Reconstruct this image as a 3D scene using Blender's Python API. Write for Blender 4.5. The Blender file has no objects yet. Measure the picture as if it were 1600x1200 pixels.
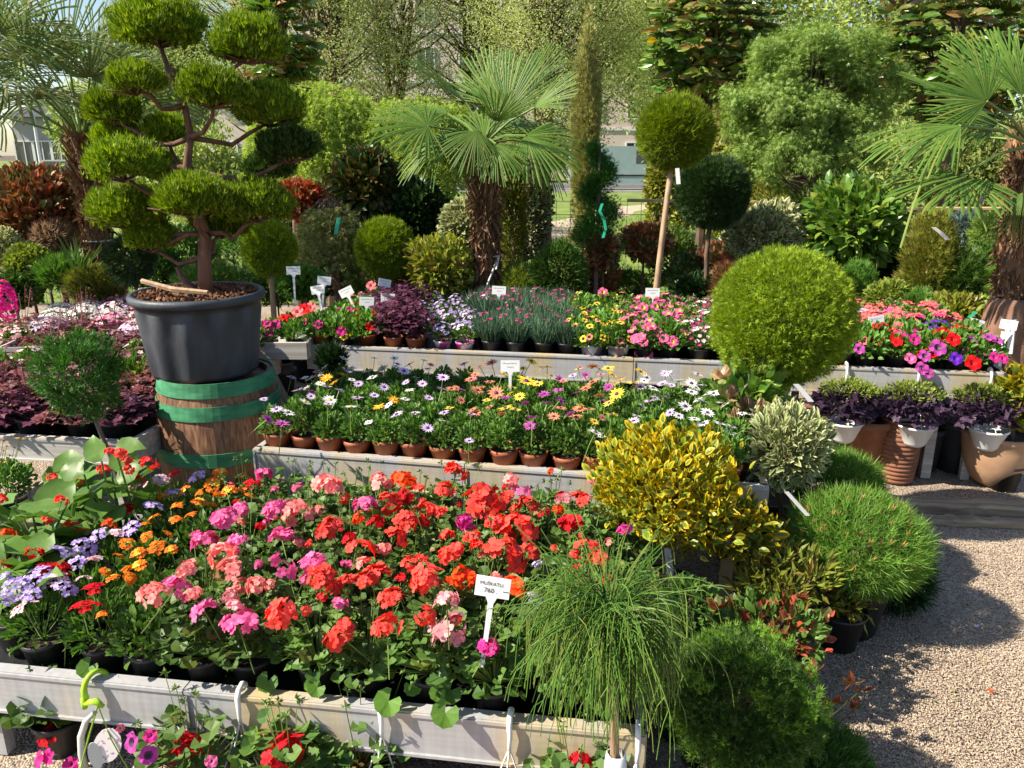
import bpy, math, random
import numpy as np
from mathutils import Vector, Matrix
random.seed(11)
rng = np.random.default_rng(11)
rad = math.radians
S = bpy.context.scene
COL = S.collection

# ------------------------------------------------------------------ camera, world, sun, exposure
CAM_H, PITCH, FPX = 1.72, rad(16.3), 1232.0
cam = bpy.data.cameras.new('camera'); camo = bpy.data.objects.new('camera', cam); COL.objects.link(camo)
camo.location = (0, 0, CAM_H); camo.rotation_euler = (math.pi / 2 - PITCH, 0, 0)
cam.sensor_width = 36; cam.lens = 36 * FPX / 1600; cam.clip_start = .05; cam.clip_end = 900
S.camera = camo
world = bpy.data.worlds.new('World'); S.world = world; world.use_nodes = True
wn = world.node_tree.nodes; wl = world.node_tree.links
SUNV = Vector((-.93, -.24, .86)).normalized()
sky = wn.new('ShaderNodeTexSky'); sky.sky_type = 'NISHITA'; sky.sun_disc = False
sky.sun_elevation = math.asin(SUNV.z); sky.sun_rotation = math.atan2(SUNV.x, SUNV.y) % (2 * math.pi)
sky.air_density = 1.0; sky.dust_density = .6
bg = wn['Background']; bg.inputs['Strength'].default_value = .085
wl.new(sky.outputs[0], bg.inputs['Color'])
sl = bpy.data.lights.new('sun', 'SUN'); sl.energy = 5.0; sl.angle = rad(.5); sl.color = (1, .91, .76)
so = bpy.data.objects.new('sun', sl); COL.objects.link(so)
so.rotation_euler = (-SUNV).to_track_quat('-Z', 'Y').to_euler(); so.location = (-8, -4, 12)
S.view_settings.view_transform = 'Standard'; S.view_settings.look = 'None'
S.view_settings.exposure = 1.06; S.view_settings.gamma = 1
S.render.engine = 'CYCLES'
S.cycles.max_bounces = 6; S.cycles.diffuse_bounces = 3; S.cycles.transmission_bounces = 4
S.cycles.transparent_max_bounces = 4; S.cycles.glossy_bounces = 2
S.cycles.caustics_reflective = False; S.cycles.caustics_refractive = False

# ------------------------------------------------------------------ measuring: a spot of the photograph at a known height or distance
_f = np.array([0, math.cos(PITCH), -math.sin(PITCH)]); _u = np.array([0, math.sin(PITCH), math.cos(PITCH)])
_C = np.array([0, 0, CAM_H])
def _ray(x, y): return _f + (x - 800) / FPX * np.array([1., 0, 0]) - (y - 600) / FPX * _u
def GZ(x, y, z): d = _ray(x, y); return _C + d * (z - CAM_H) / d[2]
def AT(x, y, Y): d = _ray(x, y); return _C + d * Y / d[1]
def proj(P): q = np.asarray(P, float) - _C; d = q @ _f; return 800 + FPX * q[0] / d, 600 - FPX * (q @ _u) / d
def depth(P): return (np.asarray(P, float) - _C) @ _f
def mpp(P): return depth(P) / FPX          # metres per photograph pixel there

# ------------------------------------------------------------------ materials
MATS = {}
def _nt(name):
    m = bpy.data.materials.new(name); m.use_nodes = True
    return m, m.node_tree.nodes, m.node_tree.links, m.node_tree.nodes['Principled BSDF']
def leafmat(name, cols, trans=.28, rough=.45, spec=.35, vary=.35, nscale=9.0):
    """leaf or petal: colour differs from leaf to leaf and a little from plant to plant"""
    if name in MATS: return MATS[name]
    m, n, l, b = _nt(name)
    g = n.new('ShaderNodeNewGeometry'); r = n.new('ShaderNodeValToRGB')
    els = r.color_ramp.elements
    while len(els) < len(cols): els.new(.5)
    for i, c in enumerate(cols):
        els[i].position = i / max(1, len(cols) - 1); els[i].color = (*c, 1)
    l.new(g.outputs['Random Per Island'], r.inputs[0])
    oi = n.new('ShaderNodeObjectInfo'); tc = n.new('ShaderNodeTexCoord')
    nz = n.new('ShaderNodeTexNoise'); nz.inputs['Scale'].default_value = nscale
    l.new(tc.outputs['Object'], nz.inputs['Vector'])
    ad = n.new('ShaderNodeMath'); ad.operation = 'ADD'
    l.new(nz.outputs['Fac'], ad.inputs[0]); l.new(oi.outputs['Random'], ad.inputs[1])
    mr = n.new('ShaderNodeMapRange'); mr.inputs['From Min'].default_value = .3; mr.inputs['From Max'].default_value = 1.7
    mr.inputs['To Min'].default_value = 1 - vary; mr.inputs['To Max'].default_value = 1 + vary
    l.new(ad.outputs[0], mr.inputs['Value'])
    hs = n.new('ShaderNodeHueSaturation'); l.new(r.outputs[0], hs.inputs['Color']); l.new(mr.outputs[0], hs.inputs['Value'])
    l.new(hs.outputs[0], b.inputs['Base Color'])
    b.inputs['Roughness'].default_value = rough; b.inputs['Specular IOR Level'].default_value = spec
    if trans > 0:
        t = n.new('ShaderNodeBsdfTranslucent'); mx = n.new('ShaderNodeMixShader'); mx.inputs[0].default_value = trans
        h2 = n.new('ShaderNodeHueSaturation'); h2.inputs['Value'].default_value = 1.25; h2.inputs['Saturation'].default_value = 1.1
        l.new(hs.outputs[0], h2.inputs['Color']); l.new(h2.outputs[0], t.inputs['Color'])
        l.new(b.outputs[0], mx.inputs[1]); l.new(t.outputs[0], mx.inputs[2])
        l.new(mx.outputs[0], n['Material Output'].inputs['Surface'])
    MATS[name] = m; return m
def solid(name, c1, c2=None, rough=.6, metal=0, nscale=20, stretch=(1, 1, 1), bump=.0, spec=.4, detail=6, contrast=(.35, .65), bscale=None):
    if name in MATS: return MATS[name]
    m, n, l, b = _nt(name)
    c2 = c2 or tuple(x * .8 for x in c1)
    tc = n.new('ShaderNodeTexCoord'); mp = n.new('ShaderNodeMapping'); mp.inputs['Scale'].default_value = stretch
    l.new(tc.outputs['Object'], mp.inputs['Vector'])
    nz = n.new('ShaderNodeTexNoise'); nz.inputs['Scale'].default_value = nscale; nz.inputs['Detail'].default_value = detail
    l.new(mp.outputs[0], nz.inputs['Vector'])
    r = n.new('ShaderNodeValToRGB'); r.color_ramp.elements[0].position = contrast[0]; r.color_ramp.elements[1].position = contrast[1]
    r.color_ramp.elements[0].color = (*c2, 1); r.color_ramp.elements[1].color = (*c1, 1)
    l.new(nz.outputs['Fac'], r.inputs[0]); l.new(r.outputs[0], b.inputs['Base Color'])
    b.inputs['Roughness'].default_value = rough; b.inputs['Metallic'].default_value = metal; b.inputs['Specular IOR Level'].default_value = spec
    if bump:
        bp = n.new('ShaderNodeBump'); bp.inputs['Strength'].default_value = bump; bp.inputs['Distance'].default_value = .004
        if bscale:
            n2 = n.new('ShaderNodeTexNoise'); n2.inputs['Scale'].default_value = bscale; l.new(mp.outputs[0], n2.inputs['Vector']); l.new(n2.outputs['Fac'], bp.inputs['Height'])
        else: l.new(nz.outputs['Fac'], bp.inputs['Height'])
        l.new(bp.outputs[0], b.inputs['Normal'])
    MATS[name] = m; return m
G_GER = leafmat('geranium_leaf', [(.05, .115, .022), (.105, .19, .035), (.07, .145, .03)], .25, .5)
G_GER2 = leafmat('geranium_old_leaf', [(.22, .26, .03), (.10, .17, .03), (.25, .18, .06)], .25, .5)
G_OST = leafmat('daisy_leaf', [(.07, .16, .025), (.15, .27, .05), (.09, .2, .035)], .3, .5)
G_BRIGHT = leafmat('bright_leaf', [(.07, .17, .025), (.13, .26, .04), (.09, .2, .03)], .3, .45)
G_MID = leafmat('mid_leaf', [(.06, .13, .02), (.12, .22, .04), (.08, .17, .03)], .25, .45)
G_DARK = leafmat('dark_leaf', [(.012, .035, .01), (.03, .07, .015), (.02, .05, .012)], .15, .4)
G_THUJA = leafmat('clipped_thuja', [(.07, .15, .015), (.2, .30, .025), (.36, .43, .035), (.14, .23, .02)], .35, .6, .2)
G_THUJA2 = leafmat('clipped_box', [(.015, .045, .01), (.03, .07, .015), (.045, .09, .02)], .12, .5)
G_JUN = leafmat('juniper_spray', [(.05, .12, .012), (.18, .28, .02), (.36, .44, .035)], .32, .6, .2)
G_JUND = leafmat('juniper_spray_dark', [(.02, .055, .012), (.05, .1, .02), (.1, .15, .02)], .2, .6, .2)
G_CEDAR = leafmat('weeping_cedar_spray', [(.26, .38, .06), (.42, .52, .10), (.33, .45, .08)], .45, .6, .2)
G_FEATHER = leafmat('feathery_leaf', [(.13, .22, .04), (.26, .36, .08), (.18, .29, .06)], .38, .55)
G_BIRCH = leafmat('birch_leaf', [(.30, .36, .10), (.46, .50, .20), (.36, .42, .14)], .45, .5)
G_OLIVE = leafmat('far_tree_leaf', [(.18, .25, .06), (.34, .40, .11), (.25, .32, .08)], .4, .5)
G_MAG = leafmat('magnolia_leaf', [(.06, .14, .02), (.14, .25, .035), (.10, .2, .03), (.27, .33, .05)], .22, .32, .5)
G_MAGB = leafmat('magnolia_underside', [(.28, .13, .04), (.36, .2, .07)], .15, .5)
G_PALM = leafmat('palm_blade', [(.05, .13, .018), (.13, .23, .035), (.09, .18, .025), (.2, .26, .05)], .32, .5, .25, vary=.25, nscale=3)
G_PALMD = leafmat('palm_blade_grey', [(.08, .15, .05), (.14, .22, .08)], .28, .35, .5, vary=.25)
G_CYP = leafmat('cypress_spray', [(.19, .24, .05), (.32, .33, .09), (.30, .22, .10)], .2, .6, .2)
G_PINE = leafmat('pine_needle', [(.09, .2, .025), (.18, .32, .05), (.12, .25, .035)], .25, .5, .3)
G_BUD = leafmat('pine_bud', [(.28, .16, .05), (.35, .22, .08)], .1, .7)
G_EUO_Y = leafmat('euonymus_margin', [(.50, .35, .012), (.56, .37, .015), (.40, .36, .02), (.22, .28, .025)], .3, .4)
G_EUO_G = leafmat('euonymus_centre', [(.08, .16, .02), (.18, .25, .03)], .25, .4)
G_VAR_W = leafmat('variegated_margin', [(.42, .44, .20), (.50, .50, .28)], .3, .5)
G_VAR_G = leafmat('variegated_centre', [(.09, .16, .04), (.14, .2, .06)], .25, .5)
G_CHOI = leafmat('yellow_green_leaf', [(.22, .27, .03), (.32, .33, .05), (.14, .2, .03), (.25, .14, .04)], .3, .4)
G_RED = leafmat('red_new_leaf', [(.42, .05, .03), (.5, .13, .08), (.2, .04, .02), (.12, .14, .04), (.35, .05, .03)], .3, .35)
G_REDBR = leafmat('bronze_leaf', [(.25, .07, .035), (.38, .13, .06), (.14, .10, .04), (.1, .14, .04)], .2, .4)
G_HEU = leafmat('heuchera_leaf', [(.15, .035, .04), (.25, .08, .08), (.2, .09, .09), (.32, .17, .16)], .2, .4)
G_PALMG = leafmat('grey_green_palm_blade', [(.10, .17, .045), (.20, .27, .09), (.14, .21, .06), (.30, .28, .12)], .3, .5, .25)
G_HEUD = leafmat('dark_heuchera_leaf', [(.08, .02, .045), (.16, .05, .085)], .2, .4)
G_PUR = leafmat('sweet_potato_leaf', [(.03, .014, .035), (.055, .03, .06), (.08, .05, .085)], .15, .4)
G_LIME = leafmat('lime_leaf', [(.2, .26, .03), (.3, .36, .06), (.14, .22, .04)], .3, .5)
G_BEG = leafmat('begonia_leaf', [(.08, .18, .03), (.14, .26, .05), (.06, .14, .03)], .3, .42, .4)
G_DIA = leafmat('dianthus_leaf', [(.05, .11, .06), (.09, .17, .09), (.07, .13, .07)], .2, .6)
G_BLUE = leafmat('blue_spruce', [(.11, .17, .15), (.18, .25, .22)], .1, .6)
G_GRASS = leafmat('grass_blade', [(.08, .17, .02), (.15, .26, .04), (.11, .2, .03)], .3, .6)
G_STEM = leafmat('flower_stem', [(.12, .2, .04), (.16, .24, .06)], .1, .5)
def petal(name, *cols, trans=.3): return leafmat('petal_' + name, list(cols), trans, .6, .15, vary=.2)
PET = {
 'R': petal('coral_red', (.78, .05, .03), (.86, .11, .08), (.82, .07, .07)),
 'O': petal('orange_red', (.85, .07, .01), (.9, .1, .02)),
 'P': petal('hot_pink', (.72, .09, .28), (.85, .2, .42), (.8, .14, .36)),
 'S': petal('salmon_pink', (.85, .2, .18), (.9, .36, .32), (.88, .28, .28)),
 'L': petal('light_pink', (.85, .34, .38), (.9, .5, .5), (.85, .25, .32)),
 'D': petal('crimson', (.6, .008, .02), (.72, .02, .03)),
 'M': petal('magenta', (.55, .02, .2), (.7, .06, .32)),
 'V': petal('violet', (.3, .16, .58), (.55, .42, .78), (.72, .62, .82), (.36, .2, .62)),
 'K': petal('pink_white', (.85, .35, .45), (.9, .75, .75), (.85, .5, .6)),
 'A': petal('lantana', (.85, .17, .02), (.9, .32, .02), (.8, .1, .03)),
 'W': petal('white', (.82, .82, .78), (.88, .88, .86)),
 'I': petal('lilac', (.6, .42, .68), (.75, .62, .8)),
 'Y': petal('yellow', (.85, .62, .03), (.88, .7, .12)),
 'T': petal('terracotta_pink', (.72, .25, .12), (.8, .36, .2)),
 'G': petal('magenta_daisy', (.5, .05, .35), (.6, .15, .5)),
 'U': petal('deep_purple', (.1, .015, .35), (.18, .03, .5)),
 'C': petal('coral_carpet', (.8, .16, .17), (.88, .3, .28)),
 'E': petal('orange_daisy', (.85, .36, .02), (.9, .45, .05)),
 'B': petal('lavender_blue', (.32, .24, .5), (.5, .4, .62)),
 'RR': petal('bright_red', (.75, .006, .012), (.85, .015, .02)),
}
M_EYE = leafmat('flower_eye', [(.08, .02, .1), (.12, .04, .08)], 0, .6)
M_EYEY = leafmat('flower_eye_yellow', [(.7, .45, .03), (.6, .3, .02)], 0, .6)
M_EYEW = leafmat('flower_eye_pale', [(.8, .6, .35), (.8, .7, .5)], 0, .6)
M_BARK = solid('bark', (.16, .10, .065), (.06, .038, .025), .85, nscale=30, stretch=(1, 1, .25), bump=.8)
M_BARKG = solid('grey_bark', (.22, .18, .14), (.09, .07, .055), .85, nscale=25, stretch=(1, 1, .3), bump=.8)
M_BARKR = solid('red_brown_bark', (.22, .11, .07), (.10, .05, .035), .85, nscale=30, stretch=(1, 1, .2), bump=.8)
M_CANE = solid('pale_stem', (.42, .28, .16), (.25, .16, .1), .6, nscale=30, stretch=(1, 1, .3), bump=.3)
M_FIBRE = leafmat('palm_fibre', [(.16, .085, .045), (.3, .18, .1), (.1, .055, .03)], .05, .85, .1)
M_FIBREC = solid('palm_trunk_fibre', (.2, .11, .065), (.07, .04, .025), .9, nscale=18, stretch=(1, 1, .5), bump=1)
M_SOIL = solid('potting_soil', (.07, .04, .025), (.025, .015, .01), .95, nscale=60, bump=1)
M_MULCH = leafmat('bark_mulch', [(.10, .045, .025), (.2, .09, .05), (.05, .025, .015), (.3, .17, .1)], 0, .9, .1)
M_BLACK = solid('black_plastic', (.022, .022, .024), (.014, .014, .016), .45, nscale=30, bump=.1)
M_POT = solid('weathered_black_tub', (.075, .083, .10), (.028, .032, .04), .5, nscale=9, stretch=(1, 1, .45), bump=.25, bscale=90, contrast=(.3, .75))
M_TERRA = solid('terracotta_plastic', (.36, .105, .045), (.28, .075, .03), .55, nscale=14, bump=.1)
M_TERRA2 = solid('ribbed_terracotta', (.30, .13, .07), (.2, .085, .05), .75, nscale=16, bump=.3)
M_BEIGE = solid('beige_bowl', (.48, .30, .18), (.38, .22, .13), .7, nscale=9, bump=.2)
M_WHITE = solid('white_plastic', (.8, .8, .8), (.7, .71, .72), .4, nscale=6)
M_TAG = solid('price_tag_white', (.82, .82, .83), (.74, .75, .77), .45, nscale=8)
M_INK = solid('ink', (.04, .04, .05), (.03, .03, .035), .7)
M_LIMEP = solid('lime_plastic', (.35, .6, .03), (.3, .5, .03), .35, nscale=8)
M_CLEAR = solid('translucent_strap', (.62, .62, .58), (.5, .5, .47), .3, nscale=10)
M_GREENP = solid('green_tie', (.02, .42, .25), (.02, .35, .2), .4)
M_WIRE = solid('fence_wire', (.1, .12, .1), (.06, .07, .06), .5, metal=.5)
M_BAMBOO = solid('bamboo', (.55, .42, .2), (.4, .3, .14), .5, nscale=12)
M_WBOARD = solid('whitewashed_board', (.52, .50, .46), (.33, .30, .26), .7, nscale=8, stretch=(.3, 6, 6), bump=.3)
M_TIMBER = solid('sleeper_timber', (.38, .29, .19), (.2, .14, .09), .85, nscale=9, stretch=(.4, 6, 6), bump=.7)
M_HOOP = solid('green_painted_hoop', (.07, .27, .13), (.035, .16, .08), .65, nscale=14, stretch=(1, 1, 3), bump=.3, spec=.2)
M_TROD = solid('grey_lath', (.3, .26, .21), (.2, .17, .14), .8, nscale=15, stretch=(1, 1, .2))

def rail_mat():
    m, n, l, b = _nt('galvanised_rail')
    tc = n.new('ShaderNodeTexCoord'); mp = n.new('ShaderNodeMapping'); mp.inputs['Scale'].default_value = (1.4, 1, .5)
    l.new(tc.outputs['Object'], mp.inputs['Vector'])
    n1 = n.new('ShaderNodeTexNoise'); n1.inputs['Scale'].default_value = 3.2; n1.inputs['Detail'].default_value = 5; l.new(mp.outputs[0], n1.inputs['Vector'])
    r1 = n.new('ShaderNodeValToRGB'); r1.color_ramp.elements[0].color = (.40, .40, .41, 1); r1.color_ramp.elements[1].color = (.50, .40, .22, 1)
    r1.color_ramp.elements[0].position = .46; r1.color_ramp.elements[1].position = .66; l.new(n1.outputs['Fac'], r1.inputs[0])
    m2 = n.new('ShaderNodeMapping'); m2.inputs['Scale'].default_value = (1, 1, 14); l.new(tc.outputs['Object'], m2.inputs['Vector'])
    n2 = n.new('ShaderNodeTexNoise'); n2.inputs['Scale'].default_value = 5; n2.inputs['Detail'].default_value = 8; l.new(m2.outputs[0], n2.inputs['Vector'])
    m3 = n.new('ShaderNodeMapping'); m3.inputs['Scale'].default_value = (45, 45, 2); l.new(tc.outputs['Object'], m3.inputs['Vector'])
    n3 = n.new('ShaderNodeTexNoise'); n3.inputs['Scale'].default_value = 1.5; n3.inputs['Detail'].default_value = 4; l.new(m3.outputs[0], n3.inputs['Vector'])
    ad = n.new('ShaderNodeMath'); ad.operation = 'ADD'; l.new(n2.outputs['Fac'], ad.inputs[0]); l.new(n3.outputs['Fac'], ad.inputs[1])
    mr = n.new('ShaderNodeMapRange'); mr.inputs['From Min'].default_value = .7; mr.inputs['From Max'].default_value = 1.3
    mr.inputs['To Min'].default_value = .84; mr.inputs['To Max'].default_value = 1.1; l.new(ad.outputs[0], mr.inputs['Value'])
    hs = n.new('ShaderNodeHueSaturation'); l.new(r1.outputs[0], hs.inputs['Color']); l.new(mr.outputs[0], hs.inputs['Value'])
    l.new(hs.outputs[0], b.inputs['Base Color']); b.inputs['Metallic'].default_value = .08; b.inputs['Roughness'].default_value = .55
    bp = n.new('ShaderNodeBump'); bp.inputs['Strength'].default_value = .06; bp.inputs['Distance'].default_value = .002
    l.new(n2.outputs['Fac'], bp.inputs['Height']); l.new(bp.outputs[0], b.inputs['Normal'])
    return m
M_RAIL = rail_mat()
def stave_mat():
    m, n, l, b = _nt('oak_stave')
    tc = n.new('ShaderNodeTexCoord'); mp = n.new('ShaderNodeMapping'); mp.inputs['Scale'].default_value = (14, 14, 1.6)
    l.new(tc.outputs['Object'], mp.inputs['Vector'])
    nz = n.new('ShaderNodeTexNoise'); nz.inputs['Scale'].default_value = 7; nz.inputs['Detail'].default_value = 10; nz.inputs['Distortion'].default_value = .6
    l.new(mp.outputs[0], nz.inputs['Vector'])
    r = n.new('ShaderNodeValToRGB'); r.color_ramp.elements[0].position = .33; r.color_ramp.elements[0].color = (.09, .04, .02, 1)
    r.color_ramp.elements[1].position = .72; r.color_ramp.elements[1].color = (.3, .17, .09, 1)
    e = r.color_ramp.elements.new(.5); e.color = (.19, .09, .045, 1)
    l.new(nz.outputs['Fac'], r.inputs[0])
    oi = n.new('ShaderNodeObjectInfo'); mr = n.new('ShaderNodeMapRange'); mr.inputs['To Min'].default_value = .7; mr.inputs['To Max'].default_value = 1.3
    l.new(oi.outputs['Random'], mr.inputs['Value'])
    hs = n.new('ShaderNodeHueSaturation'); l.new(r.outputs[0], hs.inputs['Color']); l.new(mr.outputs[0], hs.inputs['Value'])
    l.new(hs.outputs[0], b.inputs['Base Color']); b.inputs['Roughness'].default_value = .6
    bp = n.new('ShaderNodeBump'); bp.inputs['Strength'].default_value = .35; bp.inputs['Distance'].default_value = .0015
    l.new(nz.outputs['Fac'], bp.inputs['Height']); l.new(bp.outputs[0], b.inputs['Normal'])
    return m
M_STAVE = stave_mat()

# ------------------------------------------------------------------ mesh building
def nrm(a):
    a = np.asarray(a, float); return a / np.maximum(np.linalg.norm(a, axis=-1, keepdims=True), 1e-9)
def runit(n): return nrm(rng.normal(size=(n, 3)))
class MB:
    def __init__(s): s.V = []; s.F3 = []; s.F4 = []; s.M3 = []; s.M4 = []; s.n = 0
    def add(s, V, F, mat=0):
        V = np.asarray(V, float).reshape(-1, 3); F = np.asarray(F, int)
        if F.ndim == 1: F = F[None]
        mt = np.broadcast_to(np.asarray(mat), (len(F),))
        if F.shape[1] == 3: s.F3.append(F + s.n); s.M3.append(mt)
        else: s.F4.append(F + s.n); s.M4.append(mt)
        s.V.append(V); s.n += len(V); return s
    def mesh(s, name, mats, smooth=False):
        me = bpy.data.meshes.new(name)
        if not isinstance(mats, (list, tuple)): mats = [mats]
        for m in mats: me.materials.append(m)
        if not s.V: return me
        V = np.concatenate(s.V); f3 = np.concatenate(s.F3) if s.F3 else np.zeros((0, 3), int); f4 = np.concatenate(s.F4) if s.F4 else np.zeros((0, 4), int)
        me.vertices.add(len(V)); me.vertices.foreach_set('co', V.astype(np.float32).ravel())
        li = np.concatenate([f3.ravel(), f4.ravel()]).astype(np.int32)
        me.loops.add(len(li)); me.loops.foreach_set('vertex_index', li)
        st = np.concatenate([np.arange(len(f3)) * 3, len(f3) * 3 + np.arange(len(f4)) * 4]).astype(np.int32)
        me.polygons.add(len(st)); me.polygons.foreach_set('loop_start', st)
        mi = np.concatenate(s.M3 + s.M4).astype(np.int32); me.polygons.foreach_set('material_index', mi)
        me.polygons.foreach_set('use_smooth', np.full(len(st), bool(smooth)))
        me.update(calc_edges=True); return me
    def box(s, c, d, mat=0, R=None):
        v = np.array([[x, y, z] for x in (-.5, .5) for y in (-.5, .5) for z in (-.5, .5)]) * np.asarray(d, float)
        if R is not None: v = v @ np.asarray(R).T
        return s.add(v + np.asarray(c, float), [[0, 1, 3, 2], [4, 6, 7, 5], [0, 4, 5, 1], [2, 3, 7, 6], [0, 2, 6, 4], [1, 5, 7, 3]], mat)
    def tube(s, path, radii, n=6, mat=0, cap=True):
        P = np.asarray(path, float); k = len(P); r = np.broadcast_to(np.asarray(radii, float), (k,))
        T = np.zeros_like(P); T[1:-1] = P[2:] - P[:-2]; T[0] = P[1] - P[0]; T[-1] = P[-1] - P[-2]; T = nrm(T)
        ref = np.array([1., 0, 0]) if abs(T[0][0]) < .8 else np.array([0, 1., 0])
        A = nrm(np.cross(T, ref)); B = np.cross(T, A)
        th = np.arange(n) * 2 * math.pi / n
        V = P[:, None] + r[:, None, None] * (np.cos(th)[None, :, None] * A[:, None] + np.sin(th)[None, :, None] * B[:, None])
        i = np.arange(k - 1)[:, None] * n; j = np.arange(n)[None]; j2 = (j + 1) % n
        F = np.stack([i + j, i + j2, i + n + j2, i + n + j], -1).reshape(-1, 4)
        s.add(V, F, mat)
        if cap:
            b = s.n - k * n
            V2 = np.array([P[0], P[-1]]); s.V.append(V2); c0 = s.n; s.n += 2
            f = [[c0, b + (q + 1) % n, b + q] for q in range(n)] + [[c0 + 1, b + (k - 1) * n + q, b + (k - 1) * n + (q + 1) % n] for q in range(n)]
            s.F3.append(np.array(f)); s.M3.append(np.full(len(f), mat))
        return s
    def lathe(s, prof, n=24, mat=0, c=(0, 0, 0), wav=0, wn_=0):
        th = np.arange(n) * 2 * math.pi / n; pr = np.asarray(prof, float); k = len(pr)
        rr = pr[:, 0][:, None] * (1 + (wav if np.isscalar(wav) else np.asarray(wav)[:, None]) * np.sin(th * wn_)[None])
        V = np.stack([rr * np.cos(th), rr * np.sin(th), np.broadcast_to(pr[:, 1][:, None], rr.shape)], -1) + np.asarray(c, float)
        i = np.arange(k - 1)[:, None] * n; j = np.arange(n)[None]; j2 = (j + 1) % n
        F = np.stack([i + j, i + j2, i + n + j2, i + n + j], -1).reshape(-1, 4)
        return s.add(V, F, mat)
    def scat(s, T, P, D, N, L, W=None):
        """copies of leaf template T: base at P, tip along D, face towards N, length L, width factor W"""
        TV, TF, TM = T; D = nrm(D); X = np.cross(D, N); X = nrm(X); Z = np.cross(X, D)
        n = len(P); L = np.broadcast_to(np.asarray(L, float), (n,)); W = np.ones(n) if W is None else W
        tv = TV[None] * np.stack([L * W, L, L], -1)[:, None]
        V = tv[:, :, 0:1] * X[:, None] + tv[:, :, 1:2] * D[:, None] + tv[:, :, 2:3] * Z[:, None] + np.asarray(P)[:, None]
        k = len(TV); F = TF[None] + (np.arange(n) * k)[:, None, None]
        return s.add(V, F.reshape(-1, 3), np.tile(TM, n))

def tpl(V, F, M=None): F = np.array(F); return (np.array(V, float), F, np.zeros(len(F), int) if M is None else np.array(M))
def T_leaf(w=.25, lift=.1, droop=-.06):
    return tpl([(0, 0, 0), (-w, .45, lift), (w, .45, lift), (0, 1, droop)], [(0, 3, 1), (0, 2, 3)])
def T_oval(w=.28, lift=.08, droop=-.12):
    V = [(0, 0, 0), (0, .5, .02), (0, 1, droop), (-w * .8, .22, lift), (-w, .5, lift), (-w * .62, .8, lift - .05), (w * .8, .22, lift), (w, .5, lift), (w * .62, .8, lift - .05)]
    return tpl(V, [(0, 1, 3), (3, 1, 4), (4, 1, 5), (5, 1, 2), (0, 6, 1), (6, 7, 1), (7, 8, 1), (8, 2, 1)])
def T_var(w=.3, lift=.08, droop=-.1):      # leaf with a margin of another colour (material 1)
    V, F, M = T_oval(w, lift, droop); V2 = V.copy(); V2[:, 0] *= .55; V2[:, 1] = .06 + V2[:, 1] * .8; V2[:, 2] = V2[:, 2] * .9 + .012
    return np.concatenate([V, V2]), np.concatenate([F, F + len(V)]), np.array([1] * len(F) + [0] * len(F))
def T_round(k=10, cup=.16, wave=.07, sc=.9):
    V = [(0, .42, -.03)]; a = np.linspace(-2.72, 2.72, k)
    for i, t in enumerate(a):
        r = .5 * (1 if i % 2 else sc); V.append((r * math.sin(t), .5 - .03 + r * math.cos(t) * .95, cup * .5 + wave * math.sin(2.5 * t + 1)))
    return tpl(V, [(0, i + 2, i + 1) for i in range(k - 1)])
def T_lobed():                              # palmate leaf with five lobes
    V = [(0, .35, 0)]; a = np.linspace(-2.6, 2.6, 15)
    for i, t in enumerate(a):
        r = .5 * (1.0 if i % 3 == 1 else .72); V.append((r * math.sin(t) * 1.05, .42 + r * math.cos(t), .05 * math.cos(t * 3) - .04 * (i % 3 == 1)))
    return tpl(V, [(0, i + 2, i + 1) for i in range(14)])
def T_tuft(k=3, w=.09, spread=.35):
    V = []; F = []
    for i in range(k):
        a = i * 2.4; dx, dz = spread * math.cos(a) * (i > 0), spread * math.sin(a) * (i > 0); b = len(V); l = 1 - .15 * i
        V += [(-w + dx * .1, 0, dz * .1), (w + dx * .1, 0, dz * .1), (dx, l, dz)]; F.append((b, b + 1, b + 2))
    return tpl(V, F)
def T_spray(k=5, w=.1):                     # flat scale-leaf spray
    V = []; F = []
    for i in range(k):
        t = i / (k - 1) - .5; a = t * 1.7; b = len(V); l = 1 - abs(t) * .5
        y0 = .25 * abs(t); V += [(-w * .5, y0, 0), (w * .5, y0, 0), (math.sin(a) * l, math.cos(a) * l, .1 * (i % 2)), ]; F.append((b, b + 1, b + 2))
    return tpl(V, F)
def T_blade(w=.03): return tpl([(-w, 0, 0), (w, 0, 0), (-w * .7, .6, .04), (w * .7, .6, .04), (0, 1, -.06)], [(0, 1, 3), (0, 3, 2), (2, 3, 4)])
LEAF, LEAFN, OVAL, ROUND, LOBED, TUFT, SPRAY, BLADE, VARI = T_leaf(), T_leaf(.14), T_oval(), T_round(), T_lobed(), T_tuft(), T_spray(), T_blade(), T_var()
WIDE = T_leaf(.36)

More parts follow.
